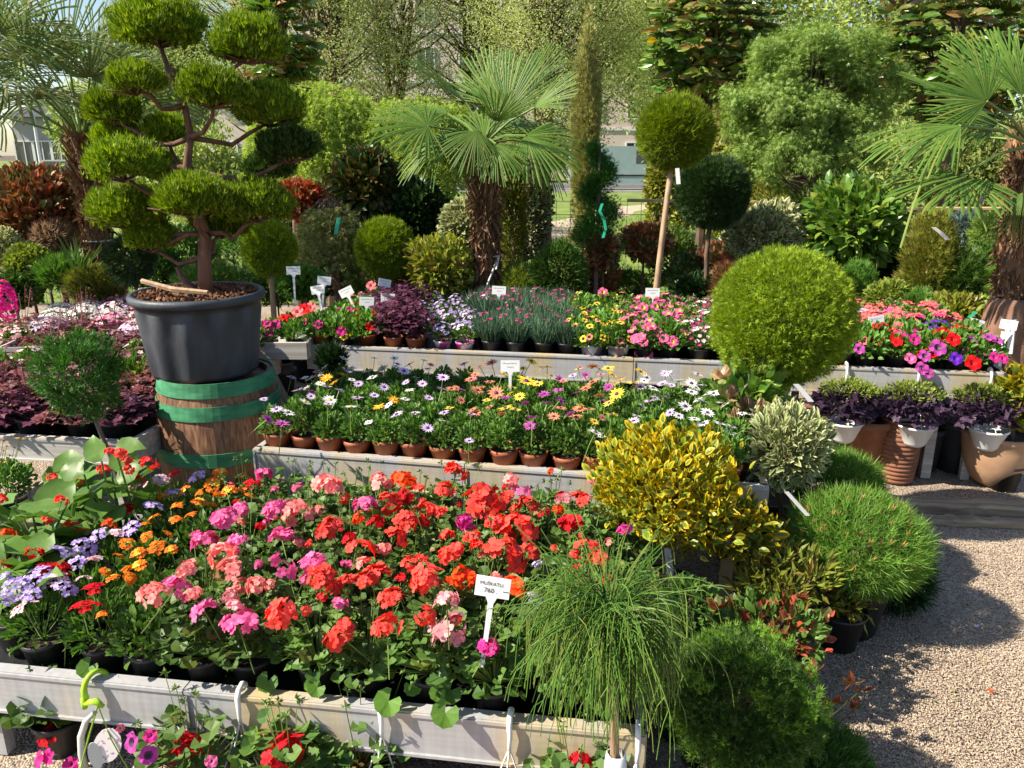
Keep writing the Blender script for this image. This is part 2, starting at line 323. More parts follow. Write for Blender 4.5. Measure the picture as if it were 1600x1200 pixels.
def lump(u, amp, fr=3.0, seed=None):
    k = nrm(rng.normal(size=(7, 3))) * fr; ph = rng.uniform(0, 6.28, 7)
    return 1 + amp * np.sin(u @ k.T + ph).sum(1) / 3
def crown(mb, n, R, L, T, c=(0, 0, 0), inner=.72, out=1., up=.3, rnd=.6, amp=.06, fr=3., zmin=-1., clusters=0, sig=.08, wv=.2, lv=.25, nout=.5, mat=None, zflat=0):
    """n leaves filling the outer layer of an uneven ellipsoid"""
    R = np.broadcast_to(np.asarray(R, float), (3,)); c = np.asarray(c, float)
    if clusters:
        cu = runit(clusters * 3); cu = cu[cu[:, 2] > zmin][:clusters]; rr = rng.uniform(inner, 1, len(cu)) ** .6 * lump(cu, amp, fr)
        idx = rng.integers(0, len(cu), n); u = cu[idx]
        P = cu[idx] * rr[idx][:, None] * R + rng.normal(size=(n, 3)) * sig * R.mean()
        q = P / R; u = nrm(q * .6 + (q - (cu[idx] * rr[idx][:, None])) * 3)
    else:
        u = runit(int(n * 2.2)); u = u[u[:, 2] > zmin][:n]; n = len(u)
        r = (rng.uniform(inner ** 3, 1, n)) ** (1 / 3) * lump(u, amp, fr); P = u * r[:, None] * R
    if zflat: P[:, 2] = np.where(P[:, 2] < 0, P[:, 2] * zflat, P[:, 2])
    D = u * out + np.array([0, 0, up]) + runit(len(P)) * rnd
    N = u * nout + np.array([0, 0, .5]) + runit(len(P)) * .5
    l = L * rng.uniform(1 - lv, 1 + lv, len(P)); w = rng.uniform(1 - wv, 1 + wv, len(P))
    b = sum(len(x) for x in mb.M3)
    mb.scat(T, P + c, D, N, l, w)
    if mat is not None: mb.M3[-1] = np.full(len(mb.M3[-1]), mat)
    return mb

# ------------------------------------------------------------------ things and parts
ORD = 'first second third fourth fifth sixth seventh eighth ninth tenth eleventh twelfth thirteenth fourteenth fifteenth sixteenth seventeenth eighteenth nineteenth twentieth'.split()
def link(o, parent=None):
    COL.objects.link(o)
    if parent is not None: o.parent = parent
    return o
def thing(name, label, cat, loc=(0, 0, 0), group=None, rz=0, rot=None):
    o = bpy.data.objects.new(name, None); COL.objects.link(o); o.location = tuple(map(float, loc)); o.rotation_euler = rot or (0, 0, rz)
    o.empty_display_size = .05; o['label'] = label; o['category'] = cat
    if group: o['group'] = group
    return o
def part(name, me, parent, loc=(0, 0, 0), rot=(0, 0, 0), sc=1, label=None, kind=None):
    o = bpy.data.objects.new(name, me); link(o, parent); o.location = tuple(map(float, loc)); o.rotation_euler = rot
    o.scale = (sc, sc, sc) if np.isscalar(sc) else sc
    if label: o['label'] = label
    if kind: o['kind'] = kind
    return o
def struct(name, me, label=None, kind='structure', cat=None):
    o = bpy.data.objects.new(name, me); link(o); o['kind'] = kind
    if label: o['label'] = label
    if cat: o['category'] = cat
    return o
def lam(label): return label
# ------------------------------------------------------------------ ground, lawn, path, road, gravel
def gravel_mat():
    m, n, l, b = _nt('gravel_ground')
    tc = n.new('ShaderNodeTexCoord'); v = n.new('ShaderNodeTexVoronoi'); v.inputs['Scale'].default_value = 125
    l.new(tc.outputs['Object'], v.inputs['Vector'])
    r = n.new('ShaderNodeValToRGB'); e = r.color_ramp.elements; e[0].color = (.18, .13, .095, 1); e[1].color = (.56, .45, .34, 1)
    e2 = e.new(.5); e2.color = (.37, .29, .22, 1)
    sp = n.new('ShaderNodeSeparateColor'); l.new(v.outputs['Color'], sp.inputs[0]); l.new(sp.outputs[0], r.inputs[0])
    nz = n.new('ShaderNodeTexNoise'); nz.inputs['Scale'].default_value = 1.7; nz.inputs['Detail'].default_value = 9; l.new(tc.outputs['Object'], nz.inputs['Vector'])
    mr = n.new('ShaderNodeMapRange'); mr.inputs['From Min'].default_value = .3; mr.inputs['From Max'].default_value = .7; mr.inputs['To Min'].default_value = .7; mr.inputs['To Max'].default_value = 1.15
    l.new(nz.outputs['Fac'], mr.inputs['Value'])
    hs = n.new('ShaderNodeHueSaturation'); l.new(r.outputs[0], hs.inputs['Color']); l.new(mr.outputs[0], hs.inputs['Value']); l.new(hs.outputs[0], b.inputs['Base Color'])
    b.inputs['Roughness'].default_value = .9
    bp = n.new('ShaderNodeBump'); bp.inputs['Strength'].default_value = 1; bp.inputs['Distance'].default_value = .006; bp.invert = True
    l.new(v.outputs['Distance'], bp.inputs['Height']); l.new(bp.outputs[0], b.inputs['Normal'])
    return m
M_GRAVEL = gravel_mat()
M_STONE = leafmat('gravel_stone', [(.22, .16, .12), (.48, .38, .28), (.6, .49, .37), (.3, .23, .17)], 0, .85, .2, vary=.2)
M_LAWN = solid('lawn', (.2, .26, .05), (.11, .17, .03), .9, nscale=1.1, bump=.4, bscale=25)
M_PATH = solid('path_dust', (.5, .4, .3), (.38, .29, .22), .95, nscale=3, bump=.2)
M_ROAD = solid('asphalt', (.12, .12, .125), (.08, .08, .085), .9, nscale=4)
M_KERB = solid('kerb_concrete', (.45, .43, .4), (.36, .34, .32), .9, nscale=3)
M_EARTH = solid('nursery_earth', (.16, .12, .085), (.06, .045, .03), .95, nscale=6, bump=.8)
struct('ground', MB().add([(-400, -30, -.012), (400, -30, -.012), (400, 700, -.012), (-400, 700, -.012)], [[0, 1, 2, 3]]).mesh('ground', M_EARTH))
struct('gravel_yard', MB().add([(-6, -1, -.004), (9, -1, -.004), (9, 9.2, -.004), (-6, 9.2, -.004)], [[0, 1, 2, 3]]).mesh('gravel_yard', M_GRAVEL))
struct('lawn', MB().add([(-90, 9.3, 0), (90, 9.3, 0), (90, 37, 0), (-90, 37, 0)], [[0, 1, 2, 3]]).mesh('lawn', M_LAWN))
struct('far_lawn', MB().add([(-190, 46.3, 0), (190, 46.3, 0), (190, 200, 0), (-190, 200, 0)], [[0, 1, 2, 3]]).mesh('far_lawn', M_LAWN))
struct('road', MB().add([(-190, 37.3, -.006), (190, 37.3, -.006), (190, 46, -.006), (-190, 46, -.006)], [[0, 1, 2, 3]]).mesh('road', M_ROAD))
mb = MB(); mb.box((0, 37.15, .05), (380, .28, .12)); mb.box((0, 46.15, .05), (380, .28, .12)); struct('kerb', mb.mesh('kerb', M_KERB))
mb = MB(); mb.box((0, 41.6, -.001), (380, .14, .006)); struct('road_line', mb.mesh('road_line', M_WHITE))
pp = [GZ(*q, 0) for q in [(780, 402), (852, 376), (905, 347), (962, 329), (1050, 319), (1300, 313)]]
P2 = np.array([p[:2] for p in pp]); t = np.linspace(0, len(P2) - 1, 40); C2 = np.stack([np.interp(t, range(len(P2)), P2[:, k]) for k in (0, 1)], 1)
C2 = np.array([C2[max(0, i - 2):i + 3].mean(0) for i in range(40)])
T2 = nrm(np.gradient(C2, axis=0)); N2 = np.stack([-T2[:, 1], T2[:, 0]], 1) * (.7 + .12 * np.sin(np.arange(40)))[:, None]
V = np.concatenate([np.c_[C2 + N2, np.full(40, .006)], np.c_[C2 - N2, np.full(40, .006)]])
struct('path', MB().add(V, [[i, i + 40, i + 41, i + 1] for i in range(39)]).mesh('path', M_PATH))
# pebbles lying on the yard in view
n = 46000; px = rng.uniform(1130, 1640, n); py = rng.uniform(770, 1230, n)
d = (_f[None] + ((px - 800) / FPX)[:, None] * np.array([1., 0, 0]) - ((py - 600) / FPX)[:, None] * _u)
Pg = _C + d * ((0 - CAM_H) / d[:, 2])[:, None]; Pg[:, :2] += rng.normal(size=(n, 2)) * .02
OCT = (np.array([(1, 0, 0), (-1, 0, 0), (0, 1, 0), (0, -1, 0), (0, 0, 1.), (0, 0, -1)]), np.array([(0, 2, 4), (2, 1, 4), (1, 3, 4), (3, 0, 4), (2, 0, 5), (1, 2, 5), (3, 1, 5), (0, 3, 5)]), np.zeros(8, int))
mb = MB(); mb.scat(OCT, Pg + [0, 0, .001], np.c_[runit(n)[:, :2], rng.normal(size=n) * .2], np.array([0, 0, 1.]) + runit(n) * .4, rng.uniform(.0014, .0038, n), rng.uniform(.6, 1.2, n))
struct('gravel', mb.mesh('gravel', M_STONE), 'small beige crushed stones covering the yard', 'stuff', 'gravel')
# grass blades on the near lawn
n = 16000; X = rng.uniform(-6, 9, n); Yv = 9.6 + rng.uniform(0, 1, n) ** 1.6 * 13
mb = MB(); mb.scat(TUFT, np.c_[X, Yv, np.zeros(n)], np.array([0, 0, 1.]) + runit(n) * .5, runit(n), rng.uniform(.03, .08, n))
struct('grass', mb.mesh('grass', G_GRASS), 'short green grass of the lawn beyond the fence', 'stuff', 'grass')
# fallen petals
for k, (x, y, c) in enumerate([(1514, 930, 'I'), (1525, 982, 'V'), (1547, 1084, 'O')]):
    mb = MB(); mb.scat(OVAL, np.zeros((3, 3)) + [0, 0, .006], np.array([(1, 0, .1), (-.5, .8, .1), (-.4, -.9, .1)]), np.tile([0, 0, 1.], (3, 1)), .013, np.ones(3) * 1.4)
    o = link(bpy.data.objects.new('fallen_blossom', mb.mesh('fallen_blossom', PET[c]))); o.location = tuple(GZ(x, y, 0) + [0, 0, .006])
    o['label'] = ['pale lilac blossom lying on the gravel right of the pine shadow', 'violet blossom lying on the open sunlit gravel', 'orange petal lying far right on the gravel'][k]; o['category'] = 'blossom'
n = 420; px = rng.uniform(1180, 1640, n); py = rng.uniform(800, 1215, n); Pl = np.array([GZ(a, b, .007) for a, b in zip(px, py)])
mb = MB(); mb.scat(OVAL, Pl, np.c_[runit(n)[:, :2], rng.normal(size=n) * .1], np.array([0, 0, 1.]) + runit(n) * .35, rng.uniform(.005, .018, n), rng.uniform(.5, 1.3, n))
struct('leaf_litter', mb.mesh('leaf_litter', leafmat('dry_litter', [(.22, .12, .06), (.1, .05, .03), (.3, .2, .08), (.14, .16, .05), (.3, .1, .05)], 0, .9, .1)), 'dry leaf bits and crumbs scattered over the gravel', 'stuff', 'leaf litter')
# timber sleepers in front of the rear bench
for k, (a, b, w, lab) in enumerate([((1330, 778), (1640, 792), .11, 'weathered grey timber sleeper lying along the foot of the rear bench'), ((1375, 800), (1640, 812), .07, 'narrow mossy timber edging board between sleeper and gravel')]):
    A, B = GZ(*a, .04), GZ(*b, .04); L = np.linalg.norm(B - A); ang = math.atan2(B[1] - A[1], B[0] - A[0])
    o = thing('timber_sleeper', lab, 'sleeper', (A[0], A[1], 0), rz=ang)
    mb = MB(); nseg = 24
    for i in range(1):
        xs = np.linspace(0, L, nseg); V = []; F = []
        for x in xs:
            h = .048 - .018 * k + rng.normal() * .0025; ww = w / 2 + rng.normal() * .003
            V += [(x, -ww, 0), (x, -ww, h - .008), (x, -ww + .01, h), (x, ww - .01, h), (x, ww, h - .008), (x, ww, 0)]
        for q in range(nseg - 1):
            for e in range(5): F.append((q * 6 + e, (q + 1) * 6 + e, (q + 1) * 6 + e + 1, q * 6 + e + 1))
        mb.add(V, F)
    part('beam', mb.mesh('beam', M_TIMBER), o)

# ------------------------------------------------------------------ far background: buildings, van, lamp post
M_WALLP = solid('pale_pink_plaster', (.62, .5, .46), (.55, .45, .42), .9, nscale=.6)
M_WALLG = solid('grey_white_plaster', (.36, .34, .35), (.3, .29, .3), .9, nscale=.6)
M_ROOFG = solid('dark_roof', (.07, .075, .09), (.04, .045, .055), .8, nscale=2)
M_ROOFR = solid('tiled_roof', (.34, .13, .08), (.22, .08, .05), .85, nscale=3)
M_FRAME = solid('window_frame', (.7, .7, .7), (.6, .6, .6), .5)
def glassm(name, c, rough=.1):
    m, n, l, b = _nt(name); b.inputs['Base Color'].default_value = (*c, 1); b.inputs['Roughness'].default_value = rough; b.inputs['Specular IOR Level'].default_value = .8; return m
M_PANE = glassm('window_pane', (.05, .065, .08))
me_wf = MB(); 
for c, d in (((-.6, 0, 0), (.09, .12, 1.6)), ((.6, 0, 0), (.09, .12, 1.6)), ((0, 0, .76), (1.11, .12, .08)), ((0, 0, -.76), (1.11, .12, .08)), ((0, 0, 0), (.06, .1, 1.44))): me_wf.box(c, d)
me_wf = me_wf.mesh('window', M_FRAME); me_wp = MB().box((0, 0, 0), (1.11, .03, 1.44)).mesh('pane', M_PANE)
def building(name, label, x0, x1, Y, h, dep, mw, nw, nf, roof=None, mr=None):
    o = thing(name, label, 'building', ((x0 + x1) / 2, Y, 0)); w = x1 - x0
    part('wall', MB().box((0, dep / 2, h / 2), (w, dep, h)).mesh('wall', mw), o)
    for f in range(nf):
        z = 1.7 + f * 3.1
        if z > h - .9: break
        for i in range(nw):
            wo = part('window', me_wf, o, (-w / 2 + (i + .5) * w / nw, -.03, z)); part('pane', me_wp, wo, (0, .02, 0))
        if f: part('string_course', MB().box((0, -.04, z - 1.45), (w, .1, .16)).mesh('string_course', M_FRAME), o)
    if roof:
        mb = MB(); e = .6
        mb.add([(-w / 2 - e, -e, h), (w / 2 + e, -e, h), (w / 2 + e, dep + e, h), (-w / 2 - e, dep + e, h), (-w / 2 + 2, dep / 2, h + roof), (w / 2 - 2, dep / 2, h + roof)], [[0, 1, 5, 4], [2, 3, 4, 5]])
        mb.add([(-w / 2 - e, -e, h), (w / 2 + e, -e, h), (w / 2 + e, dep + e, h), (-w / 2 - e, dep + e, h), (-w / 2 + 2, dep / 2, h + roof), (w / 2 - 2, dep / 2, h + roof)], [[1, 2, 5], [3, 0, 4], [0, 3, 2], [0, 2, 1]])
        part('roof', mb.mesh('roof', mr), o)
    return o
building('apartment_building', 'large pale pink building glimpsed through the birches', -19, 13, 58, 22, 12, M_WALLP, 11, 7)
building('grey_house', 'grey house with dark hipped roof behind the leftmost palm fronds', AT(20, 200, 52)[0], AT(104, 200, 52)[0], 52, 3.9, 8, M_WALLG, 3, 1, 1.6, M_ROOFG)
building('pink_house', 'low pinkish house with tiled roof seen far left of centre palm', AT(330, 200, 55)[0], AT(425, 200, 55)[0], 55, 5.6, 9, M_WALLP, 2, 2, 1.8, M_ROOFR)
# van
def van():
    p = GZ(985, 291, 0); o = thing('parked_van', 'pale grey blue van parked on the road beyond the lawn', 'van', (5.3, 39.6, 0))
    MV = solid('van_paint', (.36, .46, .5), (.32, .42, .46), .3, metal=.3, nscale=2, spec=.6)
    prof = [(-2.5, .35), (-2.5, 1.85), (-2.35, 2.05), (1.1, 2.05), (1.35, 1.95), (2.0, 1.25), (2.75, 1.05), (2.9, .85), (2.9, .35)]
    V = [(x, y, z) for y in (-.95, .95) for x, z in prof]; k = len(prof); mb = MB()
    mb.add(V, [[i, (i + 1) % k, (i + 1) % k + k, i + k] for i in range(k)])
    c = len(V); Vc = [(0, -.95, 1), (0, .95, 1)]
    for s in (0, 1):
        mb.add([Vc[s]] + [V[s * k + i] for i in range(k)], [[0, 1 + i, 1 + (i + 1) % k] for i in range(k)])
    part('body', mb.mesh('body', MV), o)
    for x in (-1.6, 1.95):
        for y in (-.9, .9):
            w = part('wheel', MB().lathe([(0, -.1), (.2, -.11), (.33, -.1), (.34, 0), (.33, .1), (.2, .11), (0, .1)], 18).mesh('wheel', M_BLACK, True), o, (x, y, .34), (math.pi / 2, 0, 0))
            part('hubcap', MB().lathe([(0, .125), (.16, .125), (.18, .11)], 14).mesh('hubcap', M_FRAME, True), w)
            part('hubcap', MB().lathe([(.18, -.11), (.16, -.125), (0, -.125)], 14).mesh('hubcap', M_FRAME, True), w)
    part('side_window', MB().add([(.55, -.957, 1.25), (1.9, -.957, 1.25), (1.4, -.957, 1.85), (.55, -.957, 1.85)], [[0, 1, 2, 3]]).mesh('side_window', M_PANE), o)
    part('windscreen', MB().add([(1.41, -.8, 1.9), (1.41, .8, 1.9), (2.01, .8, 1.27), (2.01, -.8, 1.27)], [[0, 1, 2, 3]]).mesh('windscreen', M_PANE), o)
    part('side_moulding', MB().box((0, -.965, .72), (4.6, .03, .07)).mesh('side_moulding', M_BLACK), o)
    part('bumper', MB().box((2.93, 0, .5), (.16, 1.9, .22)).mesh('bumper', M_BLACK), o)
    part('door_mirror', MB().box((1.5, -1.06, 1.35), (.1, .2, .28)).mesh('door_mirror', M_BLACK), o)
van()
p = GZ(66, 280, 0); o = thing('lamp_post', 'slim pale lamp post standing before the grey house', 'lamp post', AT(66, 270, 41) * [1, 1, 0])
part('pole', MB().tube([(0, 0, 0), (0, 0, 3.2), (.0, 0, 5.6)], [.09, .07, .05], 8).mesh('pole', M_FRAME), o)
part('lamp_arm', MB().tube([(0, 0, 5.5), (.5, 0, 5.9), (1, 0, 5.95)], .04, 6).mesh('lamp_arm', M_FRAME), o)
part('lamp_head', MB().box((1.2, 0, 5.92), (.5, .2, .1)).mesh('lamp_head', M_FRAME), o)
p = GZ(120, 283, 0); o = thing('parked_car', 'pale car roof showing between the two left palms', 'car', (AT(116, 270, 40)[0], 39.8, 0))
prof = [(-2.1, .3), (-2.1, .85), (-1.5, .95), (-.9, 1.42), (.6, 1.45), (1.3, .98), (2.05, .8), (2.1, .3)]; k = len(prof); mb = MB()
V = [(x, y, z) for y in (-.85, .85) for x, z in prof]; mb.add(V, [[i, (i + 1) % k, (i + 1) % k + k, i + k] for i in range(k)])
for s in (0, 1): mb.add([(0, (-.85, .85)[s], .7)] + [V[s * k + i] for i in range(k)], [[0, 1 + i, 1 + (i + 1) % k] for i in range(k)])
part('body', mb.mesh('body', solid('silver_paint', (.55, .53, .5), (.5, .48, .46), .3, metal=.3)), o)
part('side_window', MB().add([(-1.2, -.857, .98), (.95, -.857, .98), (.5, -.857, 1.36), (-.8, -.857, 1.36)], [[0, 1, 2, 3]]).mesh('side_window', M_PANE), o)
for x in (-1.35, 1.3):
    for y in (-.82, .82): part('wheel', MB().lathe([(0, -.1), (.3, -.1), (.31, 0), (.3, .1), (0, .1)], 16).mesh('wheel', M_BLACK, True), o, (x, y, .31), (math.pi / 2, 0, 0))

# ------------------------------------------------------------------ fence
o = thing('mesh_fence', 'dark wire mesh fence between the nursery plants and the lawn', 'fence', (0, 9.1, 0))
FX0, FX1, FH = -7.5, 8.5, 1.22
me_v = MB().tube([(0, 0, 0), (0, 0, FH)], .0035, 4).mesh('wire', M_WIRE); me_h = MB().tube([(FX0, 0, 0), (FX1, 0, 0)], .0035, 4).mesh('wire', M_WIRE)
me_p = MB().tube([(0, .03, 0), (0, .03, FH + .06)], .022, 8).mesh('post', M_WIRE)
for i in range(int((FX1 - FX0) / .16)): part('wire', me_v, o, (FX0 + i * .16, 0, 0))
for i in range(9): part('wire', me_h, o, (0, .004, .02 + i * .148))
for i in range(7): part('post', me_p, o, (FX0 + .3 + i * 2.5, 0, 0))
o = thing('bamboo_trellis', 'pale bamboo trellis grid standing right of the clipped ball', 'trellis', AT(1270, 400, 7.6) * [1, 1, 0])
A = AT(980, 313, 7.6); 
part('rail', MB().tube([(A[0] - o.location.x, 0, A[2]), (AT(1330, 322, 7.6)[0] - o.location.x, 0, A[2] - .03)], .016, 6).mesh('rail', M_BAMBOO), o)
for k in range(-3, 4): part('cane', MB().tube([(k * .15, .01, .15), (k * .15, .01, A[2] + .0)], .009, 5).mesh('cane', M_BAMBOO), o)
for k in range(5): part('cane', MB().tube([(-.5, 0, .35 + k * .17), (.5, 0, .35 + k * .17)], .007, 5).mesh('cane', M_BAMBOO), o)
o = thing('bamboo_trellis', 'bamboo trellis bar with canes behind the golden conifer', 'trellis', AT(1480, 420, 7.0) * [1, 1, 0])
A = AT(1420, 326, 7.0); B = AT(1540, 330, 7.0)
part('rail', MB().tube([(A[0] - o.location.x - .9, 0, A[2]), (B[0] - o.location.x + .4, 0, A[2])], .016, 6).mesh('rail', M_BAMBOO), o)
for k in range(-5, 5): part('cane', MB().tube([(k * .17, .01, 0), (k * .17, .01, A[2])], .009, 5).mesh('cane', M_BAMBOO), o)

# ------------------------------------------------------------------ benches
ZB = (.33, .55, .62)
def bench(A, B, z, dep, label, joints=(), h=.13, legs=4, legm=None, ends=True, mat_=True):
    L = np.linalg.norm((B - A)[:2]); ang = math.atan2(B[1] - A[1], B[0] - A[0]); o = thing('display_bench', label, 'bench', (A[0], A[1], 0), rz=ang)
    cuts = [0, *joints, L]
    for a, b in zip(cuts, cuts[1:]):
        mb = MB(); w = b - a - .004; c = (a + b) / 2
        mb.box((c, 0, z - h / 2), (w, .004, h)); mb.box((c, .0155, z + .0022), (w, .035, .0045)); mb.box((c, -.0035, z - h + .004), (w, .012, .008)); mb.box((c, -.004, z - .004), (w, .006, .010))
        mb.box((a + .006, -.0045, z - h / 2), (.008, .006, h - .03))
        part('front_rail', mb.mesh('front_rail', M_RAIL), o)
    mb = MB(); mb.box((L / 2, dep, z - h / 2), (L, .004, h)); part('back_rail', mb.mesh('back_rail', M_RAIL), o)
    for x in (0, L):
        mb = MB(); mb.box((x, dep / 2, z - h / 2), (.004, dep - .01, h)); mb.box((x - (.014 if x else -.014), dep / 2, z + .0022), (.026, dep - .04, .0045)); part('end_rail', mb.mesh('end_rail', M_RAIL), o)
    part('bed', MB().box((L / 2, dep / 2, z - .075), (L - .01, dep - .01, .02)).mesh('bed', M_BLACK), o)
    for i in range(legs):
        for y in (.06, dep - .06): part('leg', MB().box((.12 + i * (L - .24) / (legs - 1), y, (z - h) / 2), (.045, .035, z - h - .004)).mesh('leg', legm or M_RAIL), o)
    if mat_:
        n = int(L * 160); x = rng.uniform(.01, L - .01, n); mb = MB()
        mb.scat(TUFT, np.c_[x, np.full(n, .022) + rng.uniform(0, .035, n), np.full(n, z - .05)], np.array([0, -.2, 1.]) + runit(n) * .3, runit(n), rng.uniform(.02, .07, n), np.full(n, .7))
        part('fringe', mb.mesh('fringe', MATS['black_plastic']), o, kind='stuff')
    return o, np.array([math.cos(ang), math.sin(ang)]), np.array([-math.sin(ang), math.cos(ang)]), L
A1, B1 = GZ(0, 1050, ZB[0]), GZ(1010, 1150, ZB[0]); u1 = nrm(B1 - A1); A1 = A1 - u1 * 1.1
b1, U1, V1, L1 = bench(A1, B1, ZB[0], .98, 'front aluminium bench full of geraniums with stained rail', (1.1 + .55,))
A2, B2 = GZ(395, 702, ZB[1]), GZ(935, 743, ZB[1]); u2 = nrm(B2 - A2); B2 = B2 + u2 * .62
b2, U2, V2, L2 = bench(A2, B2, ZB[1], .80, 'middle aluminium bench holding daisies in terracotta coloured pots', (.9,))
A3, B3 = GZ(478, 540, ZB[2]), GZ(1580, 585, ZB[2])
b3, U3, V3, L3 = bench(A3, B3, ZB[2], 1.15, 'long rear aluminium bench running behind the daisies to the right', (np.linalg.norm(GZ(990, 562, ZB[2]) - A3), 2.6), h=.14, legs=6, legm=M_WBOARD)

# ------------------------------------------------------------------ pots
def potmesh(name, r, h, mat, rim=.008, soil=True, n=20, taper=.72):
    mb = MB().lathe([(0, 0), (r * taper, 0), (r * .96, h - rim * 1.6), (r * 1.02, h - rim * 1.5), (r * 1.04, h), (r * .96, h), (r * .93, h - .012), (0, h - .014)], n)
    me = mb.mesh(name, [mat, M_SOIL], True)
    k = len(me.polygons); mi = np.zeros(k, np.int32); mi[-n:] = 1; me.polygons.foreach_set('material_index', mi); return me
POT_G = [potmesh('pot', .062, .095, M_BLACK, rim=.009), potmesh('pot', .058, .10, M_BLACK)]
POT_O = [potmesh('pot', .056, .088, M_TERRA, rim=.012)]
POT_W = potmesh('pot', .06, .1, M_WHITE)
def stick(mb, P0, P1, r=.0016, mat=0, bend=.0):
    P0, P1 = np.array(P0, float), np.array(P1, float); m = (P0 + P1) / 2 + np.array([bend, bend * .5, 0]); mb.tube([P0, m, P1], [r * 1.2, r, r * .9], 3, mat, cap=False)

# geranium foliage
def ger_fol():
    mb = MB(); n = 125; a = rng.uniform(0, 6.28, n); r = np.sqrt(rng.uniform(.02, 1, n)) * .11
    z = .135 + .11 * (1 - (r / .115) ** 2) * rng.uniform(.55, 1.05, n) + rng.normal(size=n) * .012
    c = np.c_[r * np.cos(a), r * np.sin(a), z]; out = np.c_[np.cos(a), np.sin(a), np.zeros(n)]
    N = out * (.35 + r[:, None] * 6) + [0, 0, 1] + runit(n) * .45; D = out + runit(n) * .5 + [0, 0, .1]
    old = rng.uniform(size=n) < .07
    L = rng.uniform(.022, .05, n)
    for k, s in ((0, ~old), (1, old)):
        if s.sum(): mb.scat(ROUND, c[s], D[s], N[s], L[s]); mb.M3[-1] = np.full(len(mb.M3[-1]), k)
    for i in range(n): stick(mb, (0.1 * c[i, 0], .1 * c[i, 1], .09), c[i] + nrm(D[i]) * L[i] * .3, .0012, 2)
    # buds and spent stalks
    for i in range(5):
        q = np.array([rng.normal() * .05, rng.normal() * .05, rng.uniform(.27, .33)]); stick(mb, (q[0] * .3, q[1] * .3, .12), q, .0013, 2)
        u = runit(9); mb.scat(LEAFN, np.tile(q, (9, 1)), u + [0, 0, .2], runit(9), .014, np.full(9, 1.6)); mb.M3[-1] = np.full(len(mb.M3[-1]), 2)
    return mb.mesh('foliage', [G_GER, G_GER2, G_STEM])
GER = [ger_fol() for _ in range(7)]
GER2 = [m for m in GER]
def fine_fol(n, r0, z0, h, L, T, mats, spread=1., stems=12, upw=.5, name='foliage'):
    """dome of small leaves above a pot"""
    mb = MB(); u = runit(n * 3); u = u[u[:, 2] > -.15][:n]; n = len(u)
    R = np.array([r0, r0, h]); rr = rng.uniform(.25, 1, n) ** .5 * lump(u, .1, 4)
    P = u * rr[:, None] * R + [0, 0, z0]
    mb.scat(T, P, u * spread + [0, 0, upw] + runit(n) * .6, u + [0, 0, .6] + runit(n) * .5, L * rng.uniform(.7, 1.25, n))
    for i in range(stems): stick(mb, (0, 0, z0 - .03), P[rng.integers(n)], .0013, 1 if len(mats) > 1 else 0)
    return mb.mesh(name, mats)
OSTF = [fine_fol(440, .066, .105, .085, .021, OVAL, [G_OST, G_STEM], 1, 14) for _ in range(6)]
VERF = [fine_fol(300, .09, .12, .10, .034, LEAFN, [G_BRIGHT, G_STEM], 1, 14) for _ in range(5)]
LANF = [fine_fol(230, .09, .12, .11, .034, OVAL, [G_MID, G_STEM], 1, 14) for _ in range(5)]
PETF = [fine_fol(260, .105, .11, .11, .036, OVAL, [G_BRIGHT, G_STEM], 1, 10) for _ in range(5)]
# flower heads (origin at the head, stalk hanging below)
def floret(mb, c, nrm_, r, npet, mat=0, w=.34, seed=0):
    nn = nrm(nrm_); X = nrm(np.cross(nn, [.3, .2, .9])); Yy = np.cross(nn, X); a0 = rng.uniform(0, 6.28)
    a = a0 + np.arange(npet) * 2 * math.pi / npet + rng.normal(size=npet) * .08
    D = np.cos(a)[:, None] * X + np.sin(a)[:, None] * Yy + nn * .25
    mb.scat(T_PET, np.tile(c, (npet, 1)), D, np.tile(nn, (npet, 1)), r * rng.uniform(.88, 1.1, npet), np.full(npet, w / .34)); mb.M3[-1] = np.full(len(mb.M3[-1]), mat)
T_PET = tpl([(0, 0, 0), (-.3, .5, .06), (.3, .5, .06), (-.26, .92, .0), (.26, .92, 0), (0, 1.04, -.04)], [(0, 2, 1), (1, 2, 4), (1, 4, 3), (3, 4, 5)])
def ger_head(col, r=.04, nf=26):
    mb = MB(); u = runit(nf * 3); u = u[u[:, 2] > -.3][:nf]; u = u[(u @ runit(1)[0]) < rng.uniform(.55, 1.)]
    for q in u: floret(mb, q * r * rng.uniform(.6, 1.08) * [1.05, 1, .72], q + [0, 0, .25] + runit(1)[0] * .55, .0175 * rng.uniform(.7, 1.15), 5, 0, .44)
    stick(mb, (0, 0, 0), (rng.normal() * .01, rng.normal() * .01, -.13), .0018, 1)
    for q in u[::3]: stick(mb, (0, 0, -.01), q * r * .7, .0008, 1)
    return mb.mesh('flower_head', [PET[col], G_STEM])
def small_head(col, r=.022, nf=16, fr=.0085, second=None, npet=5):
    mb = MB(); u = runit(nf * 3); u = u[u[:, 2] > .05][:nf]
    for i, q in enumerate(u): floret(mb, q * r * [1, 1, .5], q * .6 + [0, 0, .8] + runit(1)[0] * .2, fr, npet, 2 if (second and q[2] > .93) else 0, .4)
    stick(mb, (0, 0, 0), (0, 0, -.07), .0014, 1)
    return mb.mesh('flower_head', [PET[col], G_STEM] + ([second] if second else []))
